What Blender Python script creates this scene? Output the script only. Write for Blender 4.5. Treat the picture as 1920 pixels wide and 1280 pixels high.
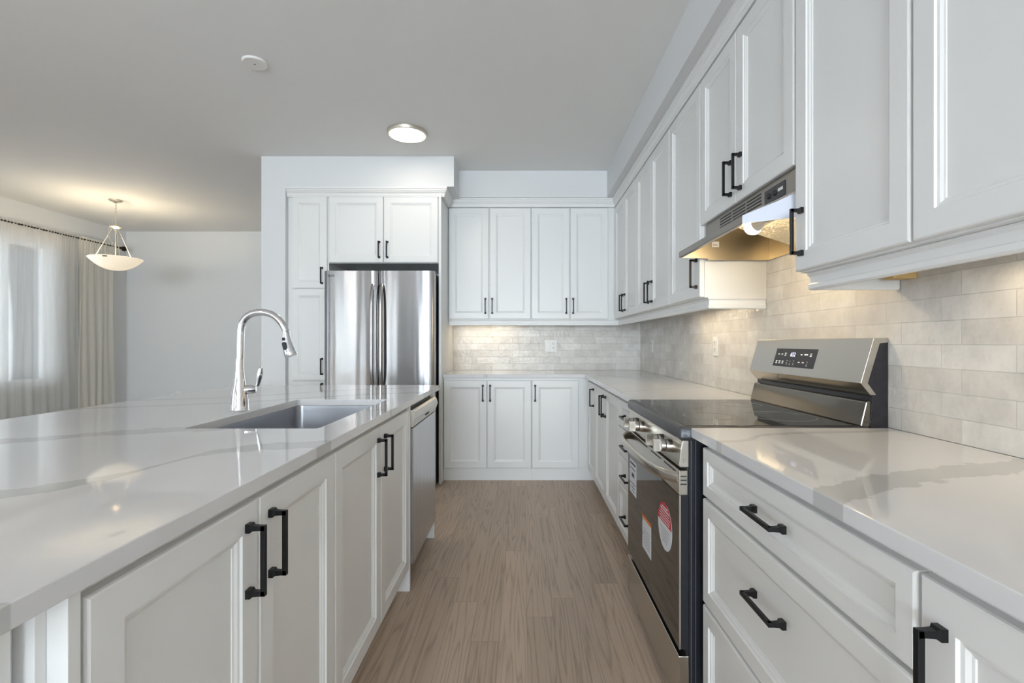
import bpy, bmesh, math, random
from mathutils import Vector, Matrix
random.seed(4)
for o in list(bpy.data.objects):
    bpy.data.objects.remove(o)
SC = bpy.context.scene
COL = SC.collection
PI = math.pi

# ------------------------------------------------------------------ camera
CAM_H = 1.182
cd = bpy.data.cameras.new('camera')
cam = bpy.data.objects.new('camera', cd)
COL.objects.link(cam)
cam.location = (0, 0, CAM_H)
cam.rotation_euler = (PI / 2, 0, 0)
cd.sensor_width = 36
cd.lens = 910 / 1920 * 36
cd.shift_x = -20 / 1920
cd.shift_y = 3 / 1920
cd.clip_start = 0.02
SC.camera = cam

# ------------------------------------------------------------------ world, light, exposure
SC.view_settings.view_transform = 'Standard'
SC.view_settings.look = 'None'
SC.view_settings.gamma = 1
SC.view_settings.use_curve_mapping = False
SC.view_settings.exposure = 0.63
w = bpy.data.worlds.new('sky')
SC.world = w
w.use_nodes = True
bg = w.node_tree.nodes['Background']
bg.inputs[0].default_value = (0.72, 0.83, 1.0, 1)
bg.inputs[1].default_value = 0.95


def area(name, loc, rot, sx, sy, power, col, spread=PI):
    l = bpy.data.lights.new(name, 'AREA')
    l.shape = 'RECTANGLE'
    l.size, l.size_y = sx, sy
    l.energy = power
    l.color = col
    l.spread = spread
    o = bpy.data.objects.new(name, l)
    COL.objects.link(o)
    o.location = loc
    o.rotation_euler = rot
    return o


DAY = (0.83, 0.915, 1.0)
# daylight through rear wall openings; unseen left windows are added to light the kitchen
area('daylight_patio_door', (-5.0, -7.45, 1.2), (PI / 2, 0, 0), 1.4, 2.4, 45, DAY)
area('daylight_rear_window', (-0.7, -7.45, 1.45), (PI / 2, 0, 0), 3.6, 2.2, 530, DAY)
area('daylight_added_left_window', (-5.92, -5.6, 1.35), (0, -PI / 2, 0), 1.9, 2.7, 330, DAY)
area('daylight_added_left_window_near', (-5.92, -0.4, 1.35), (0, -PI / 2, 0), 1.9, 2.5, 28, (0.66, 0.81, 1.0))
sl_ = bpy.data.lights.new('sun', 'SUN')
sl_.energy = 4.5
sl_.angle = 0.02
sl_.color = (1.0, 0.96, 0.90)
so = bpy.data.objects.new('sun', sl_)
COL.objects.link(so)
so.rotation_euler = (0, math.radians(40), 0)
area('daylight_side_window', (-5.79, 5.0, 1.5), (0, -PI / 2, 0), 1.8, 2.5, 21, DAY)


# ------------------------------------------------------------------ materials
def new_mat(name):
    m = bpy.data.materials.new(name)
    m.use_nodes = True
    nt = m.node_tree
    return m, nt, nt.nodes['Principled BSDF']


def nd(nt, t, **kw):
    n = nt.nodes.new(t)
    for k, v in kw.items():
        setattr(n, k, v)
    return n


def mth(nt, op, a=None, b=None, c=None, clamp=False):
    n = nt.nodes.new('ShaderNodeMath')
    n.operation = op
    n.use_clamp = clamp
    for i, x in enumerate((a, b, c)):
        if x is None:
            continue
        if isinstance(x, (int, float)):
            n.inputs[i].default_value = x
        else:
            nt.links.new(x, n.inputs[i])
    return n.outputs[0]


def mixc(nt, f, a, b):
    n = nt.nodes.new('ShaderNodeMix')
    n.data_type = 'RGBA'
    for i, x in ((0, f), (6, a), (7, b)):
        if isinstance(x, (int, float)):
            n.inputs[i].default_value = x
        elif isinstance(x, tuple):
            n.inputs[i].default_value = (*x, 1) if len(x) == 3 else x
        else:
            nt.links.new(x, n.inputs[i])
    return n.outputs[2]


def noise(nt, vec, scale, detail=2, rough=0.5, dist=0.0):
    n = nt.nodes.new('ShaderNodeTexNoise')
    n.inputs['Scale'].default_value = scale
    n.inputs['Detail'].default_value = detail
    n.inputs['Roughness'].default_value = rough
    n.inputs['Distortion'].default_value = dist
    if vec is not None:
        nt.links.new(vec, n.inputs['Vector'])
    return n.outputs['Fac']


def comb(nt, x, y, z):
    n = nt.nodes.new('ShaderNodeCombineXYZ')
    for i, v in enumerate((x, y, z)):
        if isinstance(v, (int, float)):
            n.inputs[i].default_value = v
        else:
            nt.links.new(v, n.inputs[i])
    return n.outputs[0]


def pos(nt):
    g = nt.nodes.new('ShaderNodeNewGeometry')
    s = nt.nodes.new('ShaderNodeSeparateXYZ')
    nt.links.new(g.outputs['Position'], s.inputs[0])
    return g.outputs['Position'], s.outputs[0], s.outputs[1], s.outputs[2]


def bump(nt, bsdf, h, strength, dist=0.001):
    b = nt.nodes.new('ShaderNodeBump')
    b.inputs['Strength'].default_value = strength
    b.inputs['Distance'].default_value = dist
    nt.links.new(h, b.inputs['Height'])
    nt.links.new(b.outputs[0], bsdf.inputs['Normal'])
    return b


def simple(name, col, rough=0.5, metal=0.0, spec=0.5, nscale=0, nstr=0.0, ndist=0.0005, stretch=None, vary=0.0):
    m, nt, p = new_mat(name)
    p.inputs['Base Color'].default_value = (*col, 1)
    p.inputs['Roughness'].default_value = rough
    p.inputs['Metallic'].default_value = metal
    p.inputs['Specular IOR Level'].default_value = spec
    if nscale:
        tc = nt.nodes.new('ShaderNodeTexCoord')
        v = tc.outputs['Object']
        if stretch:
            mp = nt.nodes.new('ShaderNodeMapping')
            mp.inputs['Scale'].default_value = stretch
            nt.links.new(v, mp.inputs[0])
            v = mp.outputs[0]
        f = noise(nt, v, nscale, 3)
        if nstr:
            bump(nt, p, f, nstr, ndist)
        if vary:
            c = mixc(nt, f, tuple(x * (1 - vary) for x in col), tuple(min(1, x * (1 + vary)) for x in col))
            nt.links.new(c, p.inputs['Base Color'])
    return m


M = {}
M['wall'] = simple('wall_paint', (0.74, 0.75, 0.755), 0.7, nscale=180, nstr=0.08)
M['ceiling'] = simple('ceiling_paint', (0.84, 0.84, 0.83), 0.85, nscale=120, nstr=0.1)
M['white'] = simple('cabinet_lacquer', (0.80, 0.80, 0.79), 0.35, nscale=300, nstr=0.03)
M['trimw'] = simple('trim_paint', (0.80, 0.80, 0.79), 0.4, nscale=200, nstr=0.03)
M['black'] = simple('black_pull_metal', (0.018, 0.018, 0.02), 0.32, 0.6, nscale=400, nstr=0.1)
M['bronze'] = simple('rod_bronze', (0.035, 0.026, 0.018), 0.4, 0.6, nscale=100, nstr=0.05)
M['chrome'] = simple('chrome', (0.74, 0.74, 0.76), 0.06, 1.0, nscale=20, vary=0.02)
M['nickel'] = simple('brushed_nickel', (0.62, 0.57, 0.49), 0.42, 1.0, nscale=200, nstr=0.05)
M['darkplastic'] = simple('dark_plastic', (0.02, 0.022, 0.028), 0.35, nscale=200, nstr=0.05)
M['blackglass'] = simple('black_glass', (0.010, 0.010, 0.011), 0.04, nscale=3, vary=0.1)
M['ovenglass'] = simple('oven_door_glass', (0.030, 0.024, 0.020), 0.03, nscale=3, vary=0.1)
M['enamel'] = simple('blue_black_enamel', (0.012, 0.0135, 0.019), 0.3, nscale=60, nstr=0.1, vary=0.3)
M['duct'] = simple('mottled_black_panel', (0.022, 0.021, 0.025), 0.12, nscale=40, nstr=0.2, vary=0.5)  # glossy black with random tone variation
M['outlet'] = simple('outlet_plastic', (0.82, 0.81, 0.78), 0.35, nscale=100, nstr=0.02)
M['slot'] = simple('slot_dark', (0.03, 0.03, 0.03), 0.6, nscale=100, nstr=0.02)
M['paper'] = simple('sticker_paper', (0.74, 0.76, 0.82), 0.5, nscale=100, nstr=0.02)
M['red'] = simple('sticker_red', (0.60, 0.035, 0.05), 0.5, nscale=100, nstr=0.02)
M['orange'] = simple('sticker_orange', (0.75, 0.19, 0.03), 0.5, nscale=100, nstr=0.02)
M['ink'] = simple('sticker_ink', (0.06, 0.06, 0.08), 0.5, nscale=100, nstr=0.02)
M['purple'] = simple('sticker_purple', (0.12, 0.07, 0.25), 0.5, nscale=100, nstr=0.02)
M['hoodside'] = simple('protective_film', (0.66, 0.70, 0.80), 0.35, nscale=30, nstr=0.05)
M['wood'] = simple('raw_pine', (0.62, 0.42, 0.18), 0.6, nscale=12, nstr=0.1, stretch=(8, 1, 8), vary=0.15)
M['greylogo'] = simple('logo_grey', (0.11, 0.11, 0.12), 0.4, nscale=100, nstr=0.02)


def emis(name, col, strength, base=(0.8, 0.8, 0.8)):
    m, nt, p = new_mat(name)
    p.inputs['Base Color'].default_value = (*base, 1)
    p.inputs['Roughness'].default_value = 0.4
    p.inputs['Emission Color'].default_value = (*col, 1)
    p.inputs['Emission Strength'].default_value = strength
    f = noise(nt, None, 5, 1)
    r = mth(nt, 'MULTIPLY_ADD', f, 0.05, 0.38)
    nt.links.new(r, p.inputs['Roughness'])
    return m


WARM = (1.0, 0.80, 0.52)
M['bulb'] = emis('lit_bulb', (1.0, 0.80, 0.50), 14)
M['led'] = emis('lit_diffuser', (1.0, 0.90, 0.74), 7)
M['display'] = emis('clock_digits', (0.62, 0.60, 1.0), 1.1)
M['iconw'] = emis('lit_icons', (0.85, 0.85, 0.8), 0.35)
M['iconr'] = emis('lit_icon_red', (1.0, 0.25, 0.1), 0.4)
M['underled'] = emis('lit_strip', (1.0, 0.84, 0.58), 3)


def steel(name, col, rough, stretch, amp=0.35, scale=60, wob=0.0, wsc=2.0, wst=(1, 1, 0.05), aniso=0.0, metal=1.0):
    """brushed stainless: fine streaks along the grain, optional slow panel waviness"""
    m, nt, p = new_mat(name)
    p.inputs['Base Color'].default_value = (*col, 1)
    p.inputs['Metallic'].default_value = metal
    if aniso:
        p.inputs['Anisotropic'].default_value = aniso
        p.inputs['Anisotropic Rotation'].default_value = 0.25
        tg = nt.nodes.new('ShaderNodeTangent')
        tg.direction_type = 'RADIAL'
        tg.axis = 'Z'
        nt.links.new(tg.outputs[0], p.inputs['Tangent'])
    tc = nt.nodes.new('ShaderNodeTexCoord')
    mp = nt.nodes.new('ShaderNodeMapping')
    mp.inputs['Scale'].default_value = stretch
    nt.links.new(tc.outputs['Object'], mp.inputs[0])
    f = noise(nt, mp.outputs[0], scale, 3)
    r = mth(nt, 'MULTIPLY_ADD', f, amp * rough, rough * (1 - amp / 2))
    nt.links.new(r, p.inputs['Roughness'])
    b1 = nt.nodes.new('ShaderNodeBump')
    b1.inputs['Strength'].default_value = 0.05
    b1.inputs['Distance'].default_value = 0.0004
    nt.links.new(f, b1.inputs['Height'])
    last = b1
    if wob:
        mp2 = nt.nodes.new('ShaderNodeMapping')
        mp2.inputs['Scale'].default_value = wst
        nt.links.new(tc.outputs['Object'], mp2.inputs[0])
        f2 = noise(nt, mp2.outputs[0], wsc, 1)
        b2 = nt.nodes.new('ShaderNodeBump')
        b2.inputs['Strength'].default_value = 1
        b2.inputs['Distance'].default_value = wob
        nt.links.new(f2, b2.inputs['Height'])
        nt.links.new(b1.outputs[0], b2.inputs['Normal'])
        last = b2
    nt.links.new(last.outputs[0], p.inputs['Normal'])
    return m


M['steelV'] = steel('fridge_stainless', (0.46, 0.46, 0.475), 0.20, (30, 30, 0.3), amp=0.1, wob=0.003, wsc=12.0, wst=(1, 1, 0.04), aniso=0.93)
M['steel'] = steel('range_stainless', (0.56, 0.53, 0.48), 0.24, (30, 0.3, 30))
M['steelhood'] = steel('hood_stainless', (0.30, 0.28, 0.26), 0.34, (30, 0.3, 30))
M['steelsink'] = steel('sink_stainless', (0.50, 0.51, 0.54), 0.30, (2, 2, 30))
M['steelg'] = steel('backguard_glossy_steel', (0.24, 0.22, 0.19), 0.12, (30, 0.3, 30), wob=0.004, wsc=3.0, wst=(3, 0.7, 3))
M['hoodin'] = steel('hood_inner_metal', (0.55, 0.48, 0.36), 0.38, (2, 30, 2))


def m_filter():
    m, nt, p = new_mat('aluminium_mesh')
    p.inputs['Base Color'].default_value = (0.75, 0.68, 0.55, 1)
    p.inputs['Metallic'].default_value = 1
    p.inputs['Roughness'].default_value = 0.3
    tc = nt.nodes.new('ShaderNodeTexCoord')
    mp = nt.nodes.new('ShaderNodeMapping')
    mp.inputs['Scale'].default_value = (1, 3, 1)
    nt.links.new(tc.outputs['Object'], mp.inputs[0])
    f = noise(nt, mp.outputs[0], 55, 3, 0.6, 1.5)
    bump(nt, p, f, 1.0, 0.012)
    return m


M['filter'] = m_filter()


def m_tile(name, axis):
    """handmade-look glazed subway tile; axis 0 = runs in x, 1 = runs in y"""
    m, nt, p = new_mat(name)
    P, x, y, z = pos(nt)
    u = x if axis == 0 else y
    u = mth(nt, 'ADD', u, 10.15 + (-1.4816 if axis else 0.503))
    v = mth(nt, 'ADD', z, -0.915 + 0.0657 * 21)
    vec = comb(nt, u, v, 0.0)
    b = nt.nodes.new('ShaderNodeTexBrick')
    nt.links.new(vec, b.inputs['Vector'])
    b.offset = 0.7
    b.offset_frequency = 2
    b.inputs['Scale'].default_value = 1
    b.inputs['Brick Width'].default_value = 0.203
    b.inputs['Row Height'].default_value = 0.0657
    b.inputs['Mortar Size'].default_value = 0.0011
    b.inputs['Mortar Smooth'].default_value = 0.6
    b.inputs['Bias'].default_value = -0.1
    b.inputs['Color1'].default_value = (0.67, 0.635, 0.59, 1)
    b.inputs['Color2'].default_value = (0.79, 0.765, 0.725, 1)
    b.inputs['Mortar'].default_value = (0.72, 0.70, 0.665, 1)
    cl = noise(nt, P, 9, 4, 0.6)
    cl2 = mth(nt, 'MULTIPLY_ADD', cl, 0.5, 0.74)
    mx = nt.nodes.new('ShaderNodeMix')
    mx.data_type = 'RGBA'
    mx.blend_type = 'MULTIPLY'
    mx.inputs[0].default_value = 1
    nt.links.new(b.outputs['Color'], mx.inputs[6])
    cc = nt.nodes.new('ShaderNodeCombineColor')
    for i in range(3):
        nt.links.new(cl2, cc.inputs[i])
    nt.links.new(cc.outputs[0], mx.inputs[7])
    nt.links.new(mx.outputs[2], p.inputs['Base Color'])
    p.inputs['Specular IOR Level'].default_value = 0.14
    r = mth(nt, 'MULTIPLY_ADD', b.outputs['Fac'], 0.5, 0.10)
    nt.links.new(r, p.inputs['Roughness'])
    n1 = noise(nt, P, 38, 2, 0.5)
    n2 = noise(nt, P, 9, 2, 0.5)
    h = mth(nt, 'MULTIPLY_ADD', n1, 0.0030, mth(nt, 'MULTIPLY', n2, 0.005))
    h = mth(nt, 'MULTIPLY_ADD', b.outputs['Fac'], -0.0019, h)
    bump(nt, p, h, 0.8, 1.0)
    return m


M['tileR'] = m_tile('tile_glaze_side', 1)
M['tileB'] = m_tile('tile_glaze_back', 0)


def m_floor():
    m, nt, p = new_mat('oak_plank_floor')
    P, x, y, z = pos(nt)
    W = 0.112
    L = 1.25
    xr = mth(nt, 'DIVIDE', mth(nt, 'ADD', x, 20.03), W)
    row = mth(nt, 'FLOOR', xr)
    wn = nt.nodes.new('ShaderNodeTexWhiteNoise')
    wn.noise_dimensions = '1D'
    nt.links.new(row, wn.inputs['W'])
    ly = mth(nt, 'DIVIDE', mth(nt, 'ADD', mth(nt, 'MULTIPLY', wn.outputs['Value'], L * 5), mth(nt, 'ADD', y, 30)), L)
    pl = mth(nt, 'FLOOR', ly)
    wn2 = nt.nodes.new('ShaderNodeTexWhiteNoise')
    wn2.noise_dimensions = '2D'
    nt.links.new(comb(nt, row, pl, 0.0), wn2.inputs['Vector'])
    rnd = wn2.outputs['Value']
    # grain space is shifted for every plank
    gx = mth(nt, 'ADD', x, mth(nt, 'MULTIPLY', rnd, 37.0))
    gv = comb(nt, mth(nt, 'MULTIPLY', gx, 14.0), mth(nt, 'MULTIPLY', y, 0.6), mth(nt, 'MULTIPLY', rnd, 9.0))
    n1 = noise(nt, gv, 1.0, 2, 0.45, 0.1)
    rings = mth(nt, 'PINGPONG', mth(nt, 'MULTIPLY', n1, 22.0), 1.0)
    fine = noise(nt, comb(nt, mth(nt, 'MULTIPLY', gx, 400.0), mth(nt, 'MULTIPLY', y, 14.0), 0.0), 1.0, 3, 0.6)
    g = mth(nt, 'ADD', mth(nt, 'MULTIPLY', mth(nt, 'POWER', rings, 3.0), 0.42), mth(nt, 'MULTIPLY', fine, 0.5), clamp=True)
    c = mixc(nt, g, (0.60, 0.47, 0.365), (0.27, 0.20, 0.148))
    tone = mth(nt, 'MULTIPLY_ADD', rnd, 0.26, 0.86)
    cc = nt.nodes.new('ShaderNodeCombineColor')
    for i in range(3):
        nt.links.new(tone, cc.inputs[i])
    mx = nt.nodes.new('ShaderNodeMix')
    mx.data_type = 'RGBA'
    mx.blend_type = 'MULTIPLY'
    mx.inputs[0].default_value = 1
    nt.links.new(c, mx.inputs[6])
    nt.links.new(cc.outputs[0], mx.inputs[7])
    fx = mth(nt, 'FRACT', xr)
    ex = mth(nt, 'MINIMUM', fx, mth(nt, 'SUBTRACT', 1.0, fx))
    fy = mth(nt, 'FRACT', ly)
    ey = mth(nt, 'MINIMUM', fy, mth(nt, 'SUBTRACT', 1.0, fy))
    seam = mth(nt, 'MAXIMUM', mth(nt, 'LESS_THAN', ex, 0.007), mth(nt, 'LESS_THAN', ey, 0.0007))
    col = mixc(nt, mth(nt, 'MULTIPLY', seam, 0.4), mx.outputs[2], (0.05, 0.036, 0.028))
    nt.links.new(col, p.inputs['Base Color'])
    nt.links.new(mth(nt, 'MULTIPLY_ADD', fine, 0.15, 0.36), p.inputs['Roughness'])
    p.inputs['Specular IOR Level'].default_value = 0.28
    h = mth(nt, 'MULTIPLY_ADD', seam, -1.0, mth(nt, 'MULTIPLY', g, -0.3))
    bump(nt, p, h, 0.3, 0.0008)
    return m


M['floor'] = m_floor()


def m_quartz():
    m, nt, p = new_mat('veined_quartz')
    P, x, y, z = pos(nt)
    # each vein: list of (x, y) points, half width, strength
    veins = [
        ([(-1.9, 0.62), (-1.2, 0.74), (-0.923, 0.857), (-0.846, 0.918), (-0.801, 1.021), (-0.759, 1.19), (-0.661, 1.253), (-0.50, 1.29)], 0.046, 1.0),
        ([(-1.9, 1.10), (-1.414, 1.313), (-1.314, 1.373), (-1.205, 1.441), (-1.055, 1.509), (-0.80, 1.56)], 0.050, 0.9),
        ([(-1.9, 1.93), (-1.79, 1.98), (-1.58, 2.06), (-1.31, 2.175), (-1.0, 2.40), (-0.753, 2.56), (-0.50, 2.61)], 0.034, 0.75),
        ([(-1.9, 2.22), (-1.78, 2.27), (-1.43, 2.40), (-1.0, 2.75), (-0.5, 2.95)], 0.028, 0.7),
        ([(-0.66, 1.93), (-0.50, 1.95)], 0.014, 0.7),
        ([(-0.62, 0.46), (-0.50, 0.49)], 0.018, 0.9),
        ([(0.48, 0.80), (0.544, 0.847), (0.66, 0.915), (0.857, 0.994), (1.088, 1.059), (1.2, 1.08)], 0.044, 1.0),
        ([(0.48, 1.295), (0.52, 1.307), (0.612, 1.335), (0.716, 1.42), (0.849, 1.446), (1.0, 1.46), (1.2, 1.50)], 0.016, 0.8),
        ([(0.48, 2.60), (0.7, 2.75), (1.2, 3.0)], 0.012, 0.6),
        ([(0.45, 3.45), (0.7, 3.55), (1.2, 3.9)], 0.010, 0.6),
        ([(-0.7, 4.35), (-0.35, 4.16), (-0.2, 4.1)], 0.010, 0.6),
    ]
    jit = noise(nt, comb(nt, mth(nt, 'MULTIPLY', x, 1.0), mth(nt, 'MULTIPLY', y, 1.0), 0.0), 9, 5, 0.65)
    jit = mth(nt, 'SUBTRACT', jit, 0.5)
    wv = noise(nt, comb(nt, x, y, 5.0), 6, 4, 0.7)
    total = None
    for pts, hw, st in veins:
        x0, x1 = pts[0][0], pts[-1][0]
        ys = [q[1] for q in pts]
        y0, y1 = min(ys) - 0.01, max(ys) + 0.01
        t = mth(nt, 'DIVIDE', mth(nt, 'SUBTRACT', x, x0), x1 - x0, clamp=True)
        fc = nt.nodes.new('ShaderNodeFloatCurve')
        cv = fc.mapping.curves[0]
        conv = [((a - x0) / (x1 - x0), (b - y0) / (y1 - y0)) for a, b in pts]
        cv.points[0].location = conv[0]
        cv.points[1].location = conv[-1]
        for q in conv[1:-1]:
            cv.points.new(*q)
        fc.mapping.update()
        nt.links.new(t, fc.inputs['Value'])
        yc = mth(nt, 'MULTIPLY_ADD', fc.outputs[0], y1 - y0, y0)
        d = mth(nt, 'ABSOLUTE', mth(nt, 'ADD', mth(nt, 'SUBTRACT', y, yc), mth(nt, 'MULTIPLY', jit, hw * 2.6)))
        wid = mth(nt, 'MULTIPLY_ADD', wv, hw * 1.3, hw * 0.35)
        f = mth(nt, 'DIVIDE', mth(nt, 'SUBTRACT', wid, d), 0.0022, clamp=True)
        inx = mth(nt, 'MULTIPLY', mth(nt, 'GREATER_THAN', x, x0), mth(nt, 'LESS_THAN', x, x1))
        f = mth(nt, 'MULTIPLY', mth(nt, 'MULTIPLY', f, inx), st)
        total = f if total is None else mth(nt, 'MAXIMUM', total, f)
    cloud = noise(nt, P, 3, 4)
    base = mixc(nt, cloud, (0.70, 0.695, 0.705), (0.745, 0.74, 0.745))
    col = mixc(nt, mth(nt, 'MULTIPLY', total, 0.9), base, (0.53, 0.53, 0.525))
    nt.links.new(col, p.inputs['Base Color'])
    p.inputs['Roughness'].default_value = 0.045
    p.inputs['Specular IOR Level'].default_value = 0.6
    return m


M['quartz'] = m_quartz()


def m_cloth(name, col, transp, transl, fscale=1.0):
    m, nt, p = new_mat(name)
    out = nt.nodes['Material Output']
    nt.nodes.remove(p)
    P, x, y, z = pos(nt)
    fib = noise(nt, comb(nt, mth(nt, 'MULTIPLY', x, 60.0), mth(nt, 'MULTIPLY', y, 60.0), mth(nt, 'MULTIPLY', z, 2.0)), fscale, 3)
    d = nt.nodes.new('ShaderNodeBsdfDiffuse')
    d.inputs[0].default_value = (*col, 1)
    t = nt.nodes.new('ShaderNodeBsdfTranslucent')
    t.inputs[0].default_value = (*col, 1)
    tr = nt.nodes.new('ShaderNodeBsdfTransparent')
    m1 = nt.nodes.new('ShaderNodeMixShader')
    m1.inputs[0].default_value = transl
    nt.links.new(d.outputs[0], m1.inputs[1])
    nt.links.new(t.outputs[0], m1.inputs[2])
    m2 = nt.nodes.new('ShaderNodeMixShader')
    f = mth(nt, 'MULTIPLY_ADD', fib, 0.3 * transp, transp * 0.85, clamp=True)
    nt.links.new(f, m2.inputs[0])
    nt.links.new(m1.outputs[0], m2.inputs[1])
    nt.links.new(tr.outputs[0], m2.inputs[2])
    nt.links.new(m2.outputs[0], out.inputs[0])
    return m


M['sheer'] = m_cloth('sheer_voile', (0.80, 0.79, 0.76), 0.38, 0.5)
M['linen'] = m_cloth('linen', (0.80, 0.77, 0.70), 0.04, 0.3)


def m_glass(name):
    m, nt, p = new_mat(name)
    out = nt.nodes['Material Output']
    nt.nodes.remove(p)
    g = nt.nodes.new('ShaderNodeBsdfGlossy')
    g.inputs['Roughness'].default_value = 0.02
    tr = nt.nodes.new('ShaderNodeBsdfTransparent')
    fr = nt.nodes.new('ShaderNodeFresnel')
    fr.inputs[0].default_value = 1.45
    tint = noise(nt, None, 2, 1)
    c = mixc(nt, tint, (0.93, 0.95, 0.95), (0.96, 0.97, 0.97))
    nt.links.new(c, tr.inputs[0])
    mx = nt.nodes.new('ShaderNodeMixShader')
    nt.links.new(fr.outputs[0], mx.inputs[0])
    nt.links.new(tr.outputs[0], mx.inputs[1])
    nt.links.new(g.outputs[0], mx.inputs[2])
    nt.links.new(mx.outputs[0], out.inputs[0])
    return m


M['pane'] = m_glass('window_pane')


def m_bowl():
    m, nt, p = new_mat('lit_alabaster_glass')
    f = noise(nt, None, 6, 4, 0.6)
    c = mixc(nt, f, (0.85, 0.80, 0.70), (0.92, 0.88, 0.80))
    nt.links.new(c, p.inputs['Base Color'])
    p.inputs['Roughness'].default_value = 0.25
    p.inputs['Emission Color'].default_value = (1.0, 0.82, 0.56, 1)
    p.inputs['Emission Strength'].default_value = 0.36
    return m


M['bowl'] = m_bowl()


def m_brick_ext():
    m, nt, p = new_mat('pale_exterior_brick')
    P, x, y, z = pos(nt)
    b = nt.nodes.new('ShaderNodeTexBrick')
    nt.links.new(comb(nt, y, z, 0.0), b.inputs['Vector'])
    b.inputs['Scale'].default_value = 1
    b.inputs['Brick Width'].default_value = 0.26
    b.inputs['Row Height'].default_value = 0.085
    b.inputs['Mortar Size'].default_value = 0.006
    b.inputs['Color1'].default_value = (0.62, 0.62, 0.66, 1)
    b.inputs['Color2'].default_value = (0.72, 0.72, 0.75, 1)
    b.inputs['Mortar'].default_value = (0.85, 0.85, 0.85, 1)
    nt.links.new(b.outputs['Color'], p.inputs['Base Color'])
    p.inputs['Roughness'].default_value = 0.9
    return m


M['brick'] = m_brick_ext()


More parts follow.
